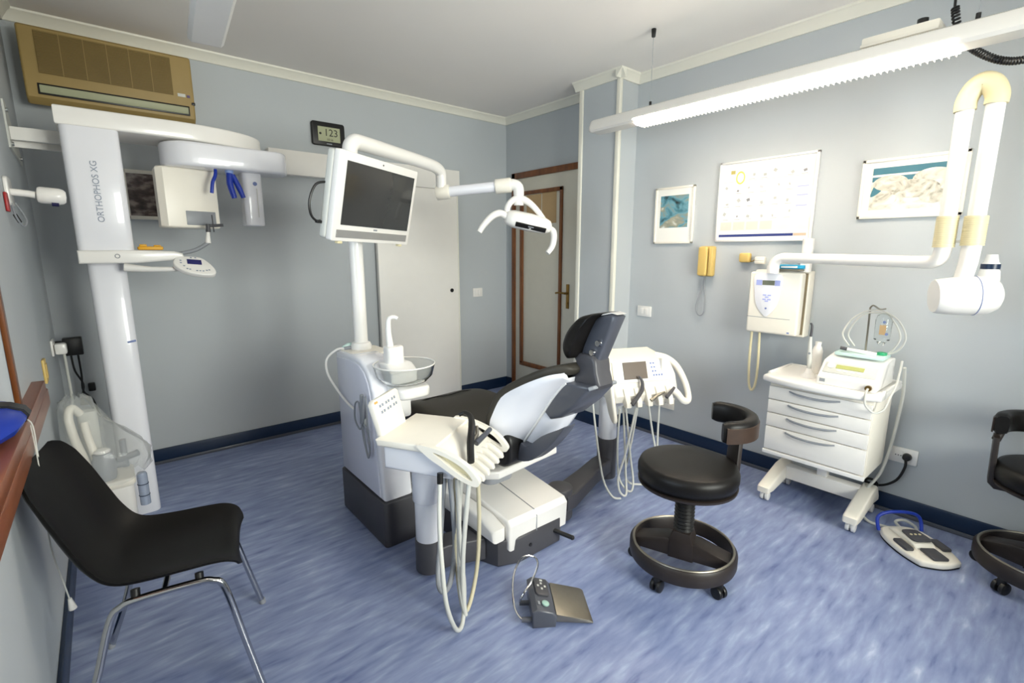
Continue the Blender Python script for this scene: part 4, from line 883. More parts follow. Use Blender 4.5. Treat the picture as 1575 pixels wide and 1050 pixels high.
# ------------------------------------------------------------------ stools
def stool(label, c, rot, seat_z, arc_c, bulge, post_a):
    t = thing('dentist_stool', label, 'stool', (c[0], c[1], 0), rot, 'round dentist stools on wheels')
    L = XF[t]
    R = .225
    rp = [(R - .020, .068), (R + .002, .068), (R + .006, .080), (R + .006, .122), (R - .002, .134), (R - .014, .136), (R - .020, .128)]
    mb = MB(L); n = 64
    mb.loft([[(r * math.cos(2 * PI * k / n), r * math.sin(2 * PI * k / n), z) for r, z in rp] for k in range(n + 1)], False)
    rg_ = obj('foot_ring', mb, M_BROWNBLK, t)
    obj('ring_trim', MB(L).torus((0, 0, .1355), R - .010, .0055, 64, 8), M_STEEL, rg_)
    obj('base_arm', MB(L).prism([(-.21, .076), (.21, .076), (.212, .118), (.07, .160), (-.07, .160), (-.212, .118)], -.045, .045, 'x', .008), M_BROWNBLK, t)
    obj('base_hub', MB(L).prism([(-.055, .07), (.055, .07), (.055, .15), (.038, .205), (-.038, .205), (-.055, .15)], -.05, .05, 'x', .012), M_BROWNBLK, t)
    for a in (20, 92, 164, 236, 308):
        a = math.radians(a); px, py = (R - .012) * math.cos(a), (R - .012) * math.sin(a)
        q = (-math.sin(a) * .022, math.cos(a) * .022)
        cs = obj('caster', MB(L).cyl((px - q[0], py - q[1], .027), (px - q[0] * .25, py - q[1] * .25, .027), .027, n=18, bev=.004), M_BLACK, t)
        obj('caster_wheel', MB(L).cyl((px + q[0] * .25, py + q[1] * .25, .027), (px + q[0], py + q[1], .027), .027, n=18, bev=.004), M_BLACK, cs)
        obj('caster_hood', MB(L).box((px, py, .050), (.030, .030, .040), .008), M_BLACK, cs)
    bz = [(.040, .20)]
    for i in range(10): bz += [(.044, .205 + i * .017), (.036, .2135 + i * .017)]
    obj('column_bellows', MB(L).lathe(bz + [(.034, seat_z - .115)], 24), M_BLACK, t)
    obj('seat_pan', MB(L).lathe([(.06, seat_z - .125), (.185, seat_z - .110), (.208, seat_z - .098), (.210, seat_z - .088), (.19, seat_z - .085)], 48), M_BROWNBLK, t)
    obj('seat_cushion', MB(L).lathe([(.19, seat_z - .086), (.205, seat_z - .080), (.212, seat_z - .055), (.212, seat_z - .030), (.203, seat_z - .008), (.185, seat_z - .002), (.12, seat_z - .001), (.0, seat_z)], 56), M_LEATHER, t, sharp=60)
    Lp = L @ Matrix.Rotation(math.radians(post_a), 4, 'Z')
    obj('back_post', MB(Lp).prism([(.10, seat_z - .128), (.20, seat_z - .128), (.222, seat_z - .105), (.228, seat_z + .105), (.208, seat_z + .105), (.202, seat_z - .088), (.10, seat_z - .112)], -.042, .042, 'y', .005), M_BROWNBLK, t)
    rr = .145; ac = Vector((arc_c[0], arc_c[1], 0)); b0 = math.radians(bulge)
    pe = Vector((.218 * math.cos(math.radians(post_a)), .218 * math.sin(math.radians(post_a)), 0))
    da = pe - ac; aa = math.atan2(da.y, da.x)
    aa = b0 + max(-1.2, min(1.2, (aa - b0 + PI) % (2 * PI) - PI))
    tgt = ac + Vector((rr * math.cos(aa), rr * math.sin(aa), 0))
    obj('back_bracket', MB(L).cyl((pe.x, pe.y, seat_z + .085), (tgt.x, tgt.y, seat_z + .120), .016, n=12), M_BROWNBLK, t)
    rows = []
    N = 28
    for i in range(N + 1):
        a = b0 + math.radians(-88 + 176 * i / N)
        taper = .80 if i in (0, N) else (.94 if i in (1, N - 1) else 1)
        cx_, cy_ = ac.x + rr * math.cos(a), ac.y + rr * math.sin(a)
        sec = []
        for k in range(14):
            b = 2 * PI * k / 14
            u_ = .028 * math.copysign(abs(math.cos(b)) ** .6, math.cos(b)) * taper
            z_ = .048 * math.copysign(abs(math.sin(b)) ** .6, math.sin(b)) * taper
            sec.append((cx_ + u_ * math.cos(a), cy_ + u_ * math.sin(a), seat_z + .160 + z_))
        rows.append(sec)
    bk = obj('backrest', MB(L).loft(rows), M_LEATHER, t, sharp=60)
    # worn outer cover of the backrest
    N = 22; rows = []
    for i in range(N + 1):
        a = b0 + math.radians(-84 + 168 * i / N)
        r2_ = rr + .0275
        c0 = (ac.x + r2_ * math.cos(a), ac.y + r2_ * math.sin(a))
        nx, ny = math.cos(a), math.sin(a)
        rows.append([(c0[0] + nx * o_, c0[1] + ny * o_, seat_z + .160 + z_) for o_, z_ in ((-.004, -.042), (.002, -.040), (.002, .024), (-.004, .028))])
    obj('backrest_cover', MB(L).loft(rows), mat('worn_brown_vinyl', '3a2b22', .45, var=.35, scale=30), bk)
    return t
stool('black round dentist stool with curved low backrest beside the trolley, whole in view', (1.875, 1.035), math.radians(20), .525, (.125, -.085), -74, -52)
stool('black round dentist stool cut off by the right edge of the view', (2.955, -.035), math.radians(-15), .53, (-.030, .058), 30, 112)
# ------------------------------------------------------------------ trolley
t = thing('trolley', 'white wheeled trolley cabinet with four drawers against the right wall', 'cabinet', (2.99, .85, 0))
TX0, TX1, TY0, TY1 = 2.80, 3.14, .605, 1.095
obj('cabinet_body', MB().bb((TX0 + .018, TY0, .295), (TX1, TY1, .705), .006), M_CREAM, t)
zs = [.318, .455, .535, .612, .690]
for i in range(4):
    dr = obj('drawer', MB().bb((TX0, TY0 + .004, zs[i] + .0035), (TX0 + .0178, TY1 - .004, zs[i + 1] - .0015), .003), M_PANEL, t)
    zc_ = zs[i + 1] - .020
    obj('drawer_handle', MB().tube([(TX0 - .001, .985, zc_ + .006), (TX0 - .016, .94, zc_), (TX0 - .022, .865, zc_ - .003), (TX0 - .016, .79, zc_), (TX0 - .001, .745, zc_ + .006)], [.004, .006, .006, .006, .004], 8, sm=4), M_GREY, dr)
obj('plinth', MB().bb((TX0 - .004, TY0 - .002, .293), (TX0 + .0178, TY1 + .002, .316), .004), M_WHITE, t)
tp_ = [(TX1 + .02, TY0 - .03), (TX1 + .02, TY1 + .03), (TX0 - .01, TY1 + .03), (TX0 - .035, TY1 - .03), (TX0 - .060, .95), (TX0 - .066, .85), (TX0 - .060, .75), (TX0 - .035, TY0 + .02), (TX0 - .01, TY0 - .03)]
obj('top_shelf', MB().prism(tp_, .712, .750, 'z', .012, 3), M_WHITE, t)
obj('top_rim', MB().tube([(TX1 + .012, TY1 + .022, .752), (TX1 + .012, TY0 - .022, .752)], .008, 8).tube([(TX1 + .012, TY1 + .022, .752), (TX0 + .05, TY1 + .022, .752)], .008, 8).tube([(TX1 + .012, TY0 - .022, .752), (TX0 + .05, TY0 - .022, .752)], .008, 8), M_WHITE, t)
obj('centre_post', MB().bb((3.02, .825, .16), (3.07, .875, .296), .004), M_WHITE, t)
obj('cross_beam', MB().bb((3.01, .66, .085), (3.075, 1.04, .165), .006), M_PANEL, t)
for yy in (.635, 1.065):
    lg = obj('foot_bar', MB().prism([(2.785, .055), (2.785, .088), (2.80, .098), (3.02, .165), (3.10, .172), (3.12, .16), (3.16, .10), (3.16, .07), (3.06, .080), (2.85, .050)], yy - .034, yy + .034, 'y', .010, 3), M_CREAM, t)
    for xx in (2.825, 3.13):
        cs = obj('caster', MB().cyl((xx, yy - .022, .024), (xx, yy - .004, .024), .024, n=18, bev=.004).cyl((xx, yy + .004, .024), (xx, yy + .022, .024), .024, n=18, bev=.004).cyl((xx, yy, .02), (xx, yy, .062), .010, n=10), M_WHITE, lg)
# surgical motor on the trolley
t = thing('surgical_motor', 'white table device with green display on the right of the trolley top', 'medical device', (2.93, .72, .75))
dv_ = [(2.80, .752), (2.80, .790), (2.815, .800), (2.885, .868), (3.02, .890), (3.10, .885), (3.10, .752)]
obj('device_body', MB().prism(dv_, .605, .865, 'y', .008, 3), M_WHITE, t)
sl_ = Vector((.070, 0, .068)).normalized()
MS = frame((2.850, .735, .8335), (0, -1, 0), (sl_.x, 0, sl_.z))
pn = obj('front_panel', MB(MS).bb((-.115, -.003, -.033), (.115, .002, .034), .002), M_LGREY, t)
obj('display', MB(MS).bb((-.062, -.0048, -.001), (.060, -.0028, .022)), M_LCDG, pn)
obj('selector_knob', MB(MS).cyl((-.085, -.0028, .012), (-.085, -.008, .012), .016, n=20), M_WHITE, pn)
for k in range(4): obj('button', MB(MS).box((-.045 + .03 * k, -.0038, -.014), (.018, .003, .008), .001), M_WHITE, pn)
obj('name_badge', MB().bb((2.7985, .825, .765), (2.8005, .850, .782)), M_GREY, t)
obj('motor_socket', MB().cyl((2.801, .635, .772), (2.785, .635, .772), .014, n=16), M_BRASS, t)
obj('pump_head', MB().bb((2.93, .62, .8885), (3.06, .835, .908), .006), M_AQUA, t)
obj('pump_lever', MB().tube([(2.95, .80, .925), (2.96, .72, .918), (2.97, .66, .912)], [.008, .010, .010], 10), M_WHITE, t)
obj('lever_tip', MB().cyl((2.948, .815, .927), (2.951, .785, .924), .009, n=10), M_DGREY, t)
obj('pump_knob', MB().cyl((3.00, .645, .908), (3.00, .645, .922), .022, n=16, bev=.003), M_GREEN, t)
obj('drip_rod', MB().tube([(3.06, .730, .885), (3.06, .735, 1.14)], .0045, 8).tube([(3.06, .735, 1.138), (3.05, .72, 1.152), (3.05, .69, 1.135), (3.05, .665, 1.14)], .004, 8, sm=4), M_STEEL, t)
obj('motor_lead', MB().tube([(2.785, .635, .772), (2.765, .635, .75), (2.755, .63, .70), (2.765, .595, .665), (2.80, .565, .68), (2.83, .555, .73), (2.88, .545, .80), (2.95, .55, .90)], .005, 8, sm=6), M_LGREY, t)
t2 = thing('irrigation_hose', 'pale irrigation hose looped over the rod above the trolley device', 'hose', (3.03, .7, .92))
for dz, ry in ((0, .0), (.012, .022)):
    obj('hose_loop', MB().tube([(3.03 + dz, .80 - ry, .93), (3.03 + dz, .835 - ry, .99), (3.04, .805 - ry, 1.07), (3.045, .745, 1.12 - dz), (3.045, .685, 1.128 - dz), (3.04, .61 + ry, 1.09), (3.03, .565 + ry, 1.01), (3.03, .585 + ry, .94), (3.03, .64, .905), (3.03, .68, .900)], .0042, 8, sm=6), M_LGREY, t2)
t2 = thing('saline_bottle', 'clear hanging saline bottle with small printed label above the trolley device', 'bottle', (3.04, .66, .91))
obj('bottle_body', MB().lathe([(.010, .930), (.018, .945), (.034, .960), (.036, 1.06), (.030, 1.085), (.012, 1.095), (.0, 1.096)], 24, Matrix.Translation((3.045, .665, .02))), M_GLASS, t2)
obj('bottle_label', MB().bb((3.008, .645, 1.01), (3.0095, .672, 1.06)), M_PAPER, t2)
for yy, zz in ((.655, 1.075), (.640, 1.015)): obj('label_mark', MB().cyl((3.010, yy, zz), (3.006, yy, zz), .007, n=10), M_BLUEINK, t2)
t = thing('handpiece_stand', 'slender grey handpiece standing in a white cone holder on the trolley', 'dental instrument', (2.90, .95, .75))
obj('stand_cone', MB().lathe([(.036, .7505), (.034, .76), (.018, .785), (.013, .80), (.0, .801)], 24, Matrix.Translation((2.90, .935, 0))), M_WHITE, t)
obj('handpiece', MB().tube([(2.90, .935, .79), (2.90, .940, .87), (2.90, .945, .94), (2.90, .945, .985)], [.011, .012, .009, .006], 12), M_LGREY, t)
obj('handpiece_tip', MB().tube([(2.90, .945, .975), (2.90, .944, 1.03), (2.90, .952, 1.048)], [.007, .006, .005], 10, sm=3), M_DGREY, t)
obj('motor_button', MB().cyl((2.885, .938, .885), (2.889, .938, .885), .006, n=10), M_GREY, t)
tb = obj('spray_bottle', MB().lathe([(.024, .7505), (.026, .756), (.026, .88), (.020, .90), (.014, .91), (.016, .93), (.0, .931)], 20, Matrix.Translation((3.03, .945, 0))), M_WHITE, None)
tag(tb, 'small white bottle standing behind the grey handpiece on the trolley', 'bottle')
# cords below the trolley
t = thing('mains_lead', 'black mains lead with plug in the low socket right of the trolley', 'cord', (XR, .51, .34))
obj('plug', MB().cyl((XR - .016, .515, .342), (XR - .045, .515, .342), .021, .018, n=18, bev=.004), M_BLACK, t)
obj('cord', MB().tube([(XR - .045, .515, .335), (XR - .052, .513, .29), (XR - .05, .54, .21), (XR - .045, .60, .155), (XR - .05, .66, .15), (XR - .07, .72, .19), (XR - .09, .75, .23)], .0065, 9, sm=6), M_BLACK, t)
obj('cord_coil', MB().torus((3.165, .645, .155), .028, .005, 24, 8, Matrix.Rotation(1.1, 4, 'Y')).torus((3.16, .65, .160), .024, .005, 24, 8, Matrix.Rotation(1.3, 4, 'Y')), M_BLACK, t)
# blue handled foot control with its lead
t = thing('foot_control', 'cream foot control with dark pedals and a blue bail handle near the trolley', 'foot pedal', (2.90, .38, 0))
fcx = Vector((-.68, -.73, 0)).normalized()
MFt = frame((2.885, .375, 0), fcx, (0, 0, 1))
fo = sp2([(-.15, -.06), (-.15, .06), (-.09, .105), (.03, .115), (.13, .095), (.150, .07), (.165, .0), (.150, -.07), (.13, -.095), (.03, -.115), (-.09, -.105)], 4)
obj('body', MB(MFt).prism([(p[0], p[1]) for p in fo], .004, .034, 'z', .010, 3), M_CREAM, t)
obj('sole', MB(MFt).prism([(p[0] * .98, p[1] * .98) for p in fo], .0, .004, 'z'), M_BLACK, t)
obj('hump', MB(MFt).prism([(-.145, .030), (-.10, .055), (.0, .062), (.04, .055), (.055, .032)], -.05, .05, 'y', .012, 3), M_CREAM, t)
for a, b, ht in (((.055, -.035), (.145, .035), .048), ((-.02, -.105), (.07, -.065), .050), ((-.02, .065), (.07, .105), .050)):
    obj('pedal', MB(MFt).bb((a[0], a[1], .033), (b[0], b[1], ht), .007), M_DGREY, t)
pd = obj('button_pad', MB(MFt).prism(sp2([(-.065, -.030), (-.03, -.042), (.028, -.042), (.035, 0), (.028, .042), (-.03, .042), (-.065, .030)], 3), .060, .068, 'z', .003), M_DGREY, t)
for dy in (-.02, 0, .02): obj('button', MB(MFt).cyl((-.02, dy, .0675), (-.02, dy, .070), .006, n=10), M_IVORY, pd)
obj('bail_handle', MB(MFt).tube([(-.115, -.105, .03), (-.135, -.105, .085), (-.140, -.07, .112), (-.140, 0, .120), (-.140, .07, .112), (-.135, .105, .085), (-.115, .105, .03)], .0085, 10, sm=5), M_BLUE, t)
obj('lead', MB().tube([(2.97, .465, .03), (2.99, .52, .012), (2.985, .60, .012), (3.0, .645, .06), (3.04, .645, .14), (3.10, .60, .25), (3.14, .58, .40), (3.15, .57, .55), (3.13, .56, .70), (3.05, .555, .85)], .0075, 9, sm=6), M_LGREY, t)
obj('lead_loop', MB().tube([(3.01, .46, .02), (3.07, .50, .02), (3.10, .47, .03), (3.07, .42, .03), (3.0, .40, .035)], .007, 9, sm=5), M_LGREY, t)
# steel foot pedal
t = thing('foot_pedal', 'dark foot switch with a flat brushed steel pedal and wire hoop, on the floor', 'foot pedal', (1.25, 1.19, 0))
px_ = Vector((.72, -.69, 0)).normalized()
px_ = Vector((.115, -.085, 0)).normalized()
MP = frame((1.203, 1.250, 0), (.82, -.575, 0), (0, 0, 1))
obj('switch_block', MB(MP).prism([(-.048, .0), (.042, .0), (.048, .045), (.030, .066), (-.030, .082), (-.050, .070)], -.095, .105, 'y', .008, 3), M_SLATE, t)
MPt = MP @ Matrix.Translation((0.0, 0, .0765)) @ Matrix.Rotation(.262, 4, 'Y')
pdd = obj('button_pad', MB(MPt).prism(rrect(-.026, -.012, .030, .085, .012), -.002, .006, 'z', .002), M_DGREY, t)
for a, b in ((.012, .0), (-.012, .0), (0, .016), (0, -.016)):
    obj('direction_button', MB(MPt).box((.002 + b * .9, .040 + a * 1.3, .0068), (.008, .010, .003), .001), M_LGREY, pdd)
obj('direction_button', MB(MPt).box((.004, .074, .0068), (.012, .010, .003), .001), M_LGREY, pdd)
obj('round_button', MB(MPt).cyl((.006, -.055, -.001), (.006, -.055, .006), .015, n=18, bev=.002), mat('mint_plastic', '9fc0b4', .4), t)
obj('warning_mark', MB(MPt).box((-.020, -.055, .0012), (.010, .016, .001)), M_GREY, t)
obj('steel_plate', MB(MP).prism([(.046, .020), (.046, .052), (.175, .018), (.190, .008), (.19, .003), (.17, .004)], -.088, .098, 'y', .002), M_STEEL, t)
obj('wire_hoop', MB(MP).tube([(-.045, -.070, .022), (-.088, -.070, .026), (-.115, -.030, .06), (-.110, .05, .125), (-.070, .12, .155), (-.02, .14, .150), (.0, .12, .128), (-.03, .06, .10), (-.075, .02, .06), (-.085, .022, .024), (-.045, .022, .022)], .0042, 9, sm=6), M_CHROME, t)
for yy in (-.070, .022): obj('hoop_socket', MB(MP).cyl((-.088, yy, .024), (-.046, yy, .022), .010, n=12), M_SLATE, t)
# ------------------------------------------------------------------ wall x-ray unit
t = thing('wall_xray_unit', 'white wall x-ray unit with folding tube arm and round head above the trolley', 'x-ray machine', (XR, 1.2, 1.1))
obj('control_box', MB().bb((3.066, 1.078, .935), (3.135, 1.372, 1.305), .014, 4), M_CREAM, t)
obj('rear_box', MB().bb((3.139, 1.062, .925), (XR - .0005, 1.372, 1.315), .008, 3), M_CREAM, t)
obj('box_seam', MB().bb((3.1345, 1.070, .940), (3.1395, 1.368, 1.302)), mat('brown_grey_seam', '8a7c62', .5), t)
MX = frame((3.066, 1.255, 1.12), (0, -1, 0), (0, 0, 1))
shp = sp2([(-.078, .172), (.066, .172), (.070, .07), (.052, -.02), (.008, -.077), (-.004, -.080), (-.016, -.077), (-.062, -.02), (-.080, .07)], 4)
cp_ = obj('control_panel', MB(MX).prism([(p[0], p[1]) for p in shp], -.006, .002, 'y', .003), M_COOL, t)
obj('panel_display', MB(MX).bb((-.036, -.0075, .108), (.034, -.0058, .136)), mat('olive_grey_display', '6f7364', .3), cp_)
for a, b in ((-.072, -.038), (.036, .066)): obj('display_key', MB(MX).bb((a, -.0075, .106), (b, -.0058, .138)), M_LAV, cp_)
for k, (dx, dz) in enumerate(((-.015, .048), (.012, .048), (-.002, .036), (-.016, .022), (.012, .022), (-.002, .012))):
    obj('panel_key', MB(MX).box((dx - .002, -.0067, dz), (.020, .0018, .008), .0007), M_LAV, cp_)
obj('power_key', MB(MX).cyl((-.004, -.0058, -.032), (-.004, -.0075, -.032), .006, n=12), M_BLUEINK, cp_)
obj('front_groove', MB(MX).bb((-.115, -.0008, -.090), (.135, .001, -.087)), M_GREY, t)
obj('maker_badge', MB(MX).bb((.125, -.0012, -.172), (.138, .001, -.164)), M_BLUEINK, t)
obj('exposure_cord', MB().tube([(3.10, 1.345, .935), (3.10, 1.345, .75), (3.10, 1.335, .60), (3.10, 1.315, .555), (3.10, 1.295, .60), (3.10, 1.29, .72), (3.10, 1.298, .935)], .0075, 9, sm=6), M_IVORY, t)
obj('arm_mount', MB().cyl((3.05, 1.235, 1.30), (3.05, 1.235, 1.345), .034, n=24).cyl((3.14, 1.09, 1.31), (3.14, 1.09, 1.50), .030, n=20), M_WHITE, t)
obj('horizontal_arm', MB().tube([(3.05, 1.235, 1.33), (3.05, 1.225, 1.365), (3.045, 1.19, 1.388), (3.03, 1.12, 1.390), (2.95, .75, 1.384), (2.892, .53, 1.380), (2.872, .475, 1.385), (2.860, .455, 1.410), (2.855, .450, 1.45)], [.030, .030, .029, .028, .028, .029, .030, .031, .032], 18, sm=4), M_WHITE, t)
ya, yb_ = .450, .358
xa = 2.853
def ribbed(c, z0, z1, r):
    pr_ = []; n_ = 14
    for i in range(n_): pr_ += [(r, z0 + (z1 - z0) * i / n_), (r, z0 + (z1 - z0) * (i + .7) / n_), (r - .002, z0 + (z1 - z0) * (i + .75) / n_), (r - .002, z0 + (z1 - z0) * (i + .98) / n_)]
    return MB().lathe(pr_, 24, Matrix.Translation((c[0], c[1], 0)))
obj('elbow_sleeve', ribbed((xa, ya), 1.445, 1.578, .039), M_IVORY, t)
obj('elbow_sleeve', ribbed((xa, yb_), 1.452, 1.575, .040), M_IVORY, t)
obj('sleeve_pin', MB().cyl((xa, ya - .03, 1.470), (xa, yb_ + .03, 1.470), .005, n=8), M_WHITE, t)
obj('folding_arm', MB().cyl((xa, ya, 1.57), (xa, ya, 2.02), .031, n=24), M_WHITE, t)
obj('folding_arm', MB().cyl((xa, yb_, 1.57), (xa, yb_, 2.03), .031, n=24), M_WHITE, t)
obj('fold_sleeve', MB().tube([(xa, ya, 2.005), (xa, ya, 2.045), (xa, ya - .018, 2.090), (xa, (ya + yb_) / 2, 2.108), (xa, yb_ + .018, 2.090), (xa, yb_, 2.05), (xa, yb_, 2.015)], [.037, .037, .038, .040, .040, .039, .038], 20, sm=5), M_IVORY, t)
obj('head_neck', MB().tube([(xa, yb_, 1.46), (xa - .003, yb_ + .002, 1.38), (xa - .010, yb_ + .010, 1.31)], [.034, .033, .032], 18), M_WHITE, t)
HX = Vector((xa - .015, yb_ - .005, 1.240))
ax_ = Vector((-.44, .84, -.05)).normalized()
MHd = Matrix.Translation(HX) @ ax_.to_track_quat('Z', 'Y').to_matrix().to_4x4()
hd_ = obj('tube_head', MB(MHd).lathe([(.0, -.118), (.040, -.117), (.062, -.105), (.077, -.080), (.083, -.045), (.083, .0), (.080, .055), (.074, .100), (.070, .106), (.0, .107)], 44), M_WHITE, t)
obj('head_seam', MB(MHd).torus((0, 0, -.030), .0832, .0016, 44, 6), M_BLUEINK, hd_)
obj('aiming_cone', MB().lathe([(.038, 1.30), (.034, 1.345), (.030, 1.352), (.030, 1.378), (.024, 1.384), (.018, 1.415), (.0, 1.416)], 24, Matrix.Translation((xa + .035, yb_ - .065, 0))), M_WHITE, t)
obj('cone_band', MB().lathe([(.0305, 1.354), (.032, 1.355), (.032, 1.375), (.0305, 1.376)], 24, Matrix.Translation((xa + .035, yb_ - .065, 0))), M_NAVY, t)
t2 = thing('blue_folder', 'pale blue folder pack lying on top of the wall x-ray box', 'folder', (3.14, 1.17, 1.315))
obj('folder_stack', MB().bb((3.10, 1.085, 1.3155), (3.20, 1.235, 1.325), .002), mat('grey_brown_card', '8b8577', .6), t2)
obj('folder_cover', MB().box((3.148, 1.165, 1.338), (.10, .165, .022), .004), M_CYAN, t2)
obj('white_print', MB().box((3.0985, 1.165, 1.337), (.002, .09, .010), .0005), M_PAPERW, t2)
# intercom phone and sensors
t = thing('intercom_phone', 'ochre wall intercom handset with a looped grey cord', 'telephone', (XR, 1.73, 1.36))
obj('handset_base', MB().prism(rrect(1.680, 1.258, 1.782, 1.462, .012), XR - .035, XR - .0005, 'x', .006), M_YELLOW, t)
obj('handset', MB().prism(rrect(1.716, 1.262, 1.780, 1.458, .012), XR - .060, XR - .0355, 'x', .008, 3), M_YELLOW, t)
obj('hook_rib', MB().prism(rrect(1.682, 1.262, 1.708, 1.458, .008), XR - .052, XR - .0355, 'x', .006, 3), M_YELLOW, t)
obj('cord', MB().tube([(XR - .02, 1.742, 1.258), (XR - .02, 1.760, 1.17), (XR - .02, 1.790, 1.06), (XR - .02, 1.782, 1.00), (XR - .02, 1.755, .982), (XR - .02, 1.73, 1.01), (XR - .02, 1.73, 1.09), (XR - .02, 1.742, 1.20), (XR - .02, 1.745, 1.258)], .004, 8, sm=6), M_GREY, t)
t = thing('wall_sensor', 'small ochre wall sensor box right of the phone', 'sensor', (XR, 1.47, 1.386))
obj('sensor_box', MB().box((XR - .022, 1.472, 1.387), (.042, .068, .060), .012, 3), M_YELLOW, t)
obj('cable_link', MB().tube([(XR - .012, 1.45, 1.362), (XR - .015, 1.425, 1.366), (XR - .012, 1.41, 1.378)], .004, 8), M_BEIGE, t)
t = thing('wall_sensor', 'small cream junction box beside the ochre sensor and the tube arm', 'sensor', (XR, 1.38, 1.37))
obj('sensor_box', MB().box((XR - .018, 1.378, 1.371), (.034, .062, .046), .008, 3), M_CREAM, t)
obj('box_lid_line', MB().bb((XR - .0358, 1.350, 1.3700), (XR - .0346, 1.406, 1.3716)), M_GREY, t)
# ------------------------------------------------------------------ pictures on the right wall
M_SEA = ramp_mat('sea_rocks_print', [(.30, '2b3331'), (.40, '4f7f8c'), (.48, '6f9fae'), (.56, '8f9385'), (.63, 'a9a593'), (.70, 'e2e6e2')], 9, 7, .25, (1, 1, 1.6), dist=.6)
picture('framed_picture', 'small cream framed seascape photograph above the light switch on the right wall', MRT(2.016, 1.681), .312, .398, .014, .018, M_CREAM, M_PAPERW, M_SEA, (.030, .030, .10, .045))
M_STONE = ramp_mat('carved_stone_print', [(.28, '8a8473'), (.42, 'cfcaba'), (.6, 'e6e2d6'), (.75, 'f1eee6')], 11, 8, .3, (1, 1, 1.5), dist=1.2)
M_STONE2 = ramp_mat('pale_stone_print', [(.28, '6f6a5c'), (.42, 'b9b3a2'), (.6, 'd6d1c3'), (.75, 'e6e2d8')], 16, 9, .3, (1, 1, 1.5), dist=1.6)
pc = picture('framed_picture', 'wide cream framed picture of pale stones behind the folded x-ray arm', MRT(.672, 1.752), .432, .305, .016, .018, M_CREAM, M_PAPERW, M_STONE, (.032, .032, .028, .030))
MPc = MRT(.672, 1.752)
for (a, b, c_, d, m_) in ((-.165, .072, .165, .106, mat('teal_print', '3f7280', .4)), (-.165, .036, .165, .060, mat('teal_print', '3f7280', .4)), (-.165, .062, .165, .070, M_PAPERW)):
    obj('printed_band', MB(MPc).bb((a, -.0125, b), (c_, -.0112, d)), m_, pc)
obj('printed_shape', MB(MPc).prism(sp2([(-.165, -.04), (-.15, .02), (-.11, .036), (-.12, -.01)], 4), -.0125, -.0112, 'y'), mat('teal_print', '3f7280', .4), pc)
for q_, (cx_, cz_, rx_, rz_) in enumerate(((-.085, .026, .075, .040), (.09, .034, .085, .050), (.02, -.01, .10, .045), (-.10, -.055, .05, .03), (.10, -.05, .06, .035))):
    obj('printed_stone', MB(MPc).prism([(cx_ + rx_ * math.cos(a), cz_ + rz_ * math.sin(a)) for a in [2 * PI * k / 24 for k in range(24)]], -.0128 - .0005 * q_, -.0112, 'y'), M_STONE if q_ % 2 else M_STONE2, pc)
t = thing('wall_chart', 'large white framed product chart with yellow ring and navy strip on the right wall', 'poster', (XR, 1.395, 1.745))
MC_ = MRT(1.395, 1.742); CW, CH = .586, .505
f = MB(MC_)
f.bb((-CW / 2, -.020, -CH / 2), (-CW / 2 + .014, 0, CH / 2), .002).bb((CW / 2 - .014, -.020, -CH / 2), (CW / 2, 0, CH / 2), .002).bb((-CW / 2, -.020, CH / 2 - .014), (CW / 2, 0, CH / 2), .002).bb((-CW / 2, -.020, -CH / 2), (CW / 2, 0, -CH / 2 + .014), .002)
obj('chart_frame', f, M_WHITE, t)
sh = obj('chart_sheet', MB(MC_).bb((-CW / 2 + .013, -.010, -CH / 2 + .013), (CW / 2 - .013, -.001, CH / 2 - .013)), M_PAPERW, t)
obj('navy_strip', MB(MC_).bb((-.272, -.0112, -.222), (.190, -.0098, -.206)), mat('navy_print', '2d3a78', .5), sh)
obj('strip_end', MB(MC_).bb((.192, -.0112, -.222), (.262, -.0098, -.206)), mat('tan_print', 'c9b29a', .5), sh)
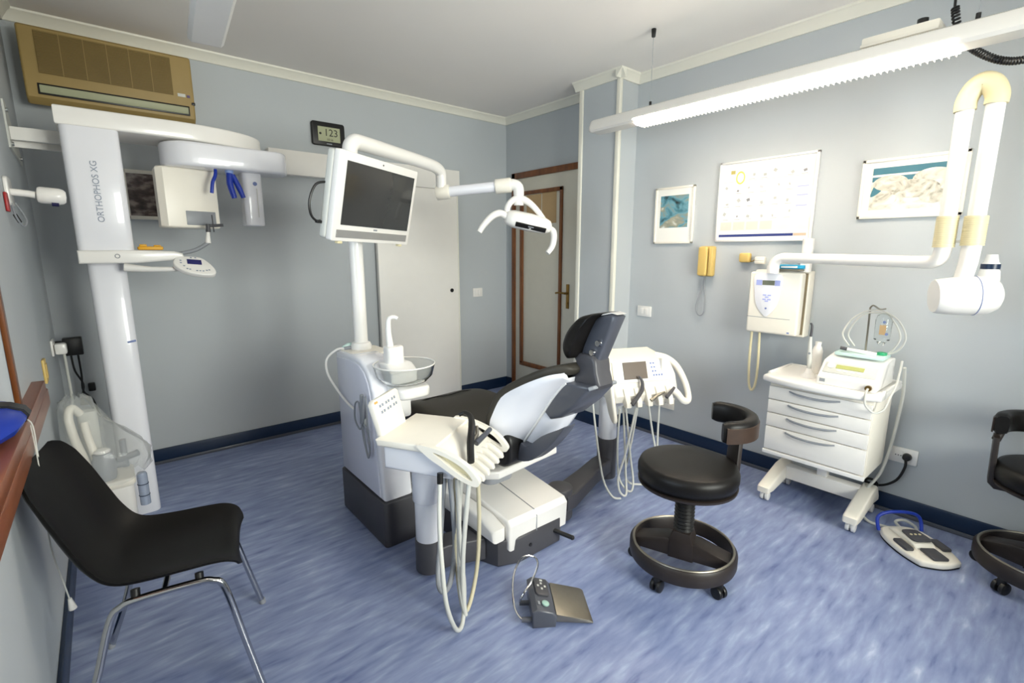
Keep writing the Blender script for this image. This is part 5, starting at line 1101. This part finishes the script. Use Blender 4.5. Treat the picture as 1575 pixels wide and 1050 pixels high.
obj('beige_band', MB(MC_).bb((-.272, -.0110, -.185), (.272, -.0098, -.120)), mat('pale_beige_print', 'ece4d8', .6), sh)
for k in range(4): obj('text_block', MB(MC_).bb((-.264 + .085 * k, -.0114, -.178), (-.192 + .085 * k, -.0098, -.128)), mat('warm_grey_print', 'd9d2c4', .6), sh)
obj('yellow_ring', MB(MC_).torus((-.155, -.011, .148), .028, .0042, 32, 8, Matrix.Rotation(PI / 2, 4, 'X') @ Matrix.Diagonal((.9, 1.25, 1, 1))), mat('yellow_print', 'e8dc6a', .5), sh)
obj('olive_print', MB(MC_).box((-.205, -.0108, .185), (.028, .0016, .022)), mat('olive_gold_print', 'b8a860', .5), sh)
obj('lilac_panel', MB(MC_).bb((.178, -.0109, -.100), (.268, -.0098, .085)), mat('pale_lilac_print', 'e2e2ee', .6), sh)
rp_ = random.Random(11)
M_PT = mat('grey_print', 'b9b9b4', .6); M_PTD = mat('dark_grey_print', '8a8a8c', .6); M_PTP = mat('pink_print', 'ecc9cc', .6)
for r_ in range(4):
    zz = .160 - .082 * r_
    obj('text_line', MB(MC_).bb((-.265, -.0106, zz - .036), (.170 if r_ else .255, -.0098, zz - .033)), mat('pale_green_print', 'dcdfc4', .6) if r_ == 0 else M_PTD if False else mat('pale_grey_print', 'dddcd6', .6), sh)
    for c_ in range(6 if r_ else 7):
        xx = -.235 + .076 * c_
        if r_ == 0 and c_ < 2: continue
        w_, h_ = rp_.uniform(.008, .022), rp_.uniform(.010, .022)
        obj('product_figure', MB(MC_).box((xx + rp_.uniform(-.015, .015), -.0107, zz + rp_.uniform(-.012, .012)), (w_, .0016, h_), rot=Matrix.Rotation(rp_.uniform(-.6, .6), 4, 'Y')), M_PTP if (r_ == 1 and c_ == 3) else rp_.choice([M_PT, M_PTD, M_PT]), sh)
        if rp_.random() < .6: obj('caption', MB(MC_).bb((xx - .018, -.0106, zz - .028), (xx + .018, -.0098, zz - .024)), M_PT, sh)
for zz in (.06, .01, -.05): obj('caption', MB(MC_).bb((.19, -.0114, zz), (.25, -.0098, zz + .006)), M_LAV, sh)
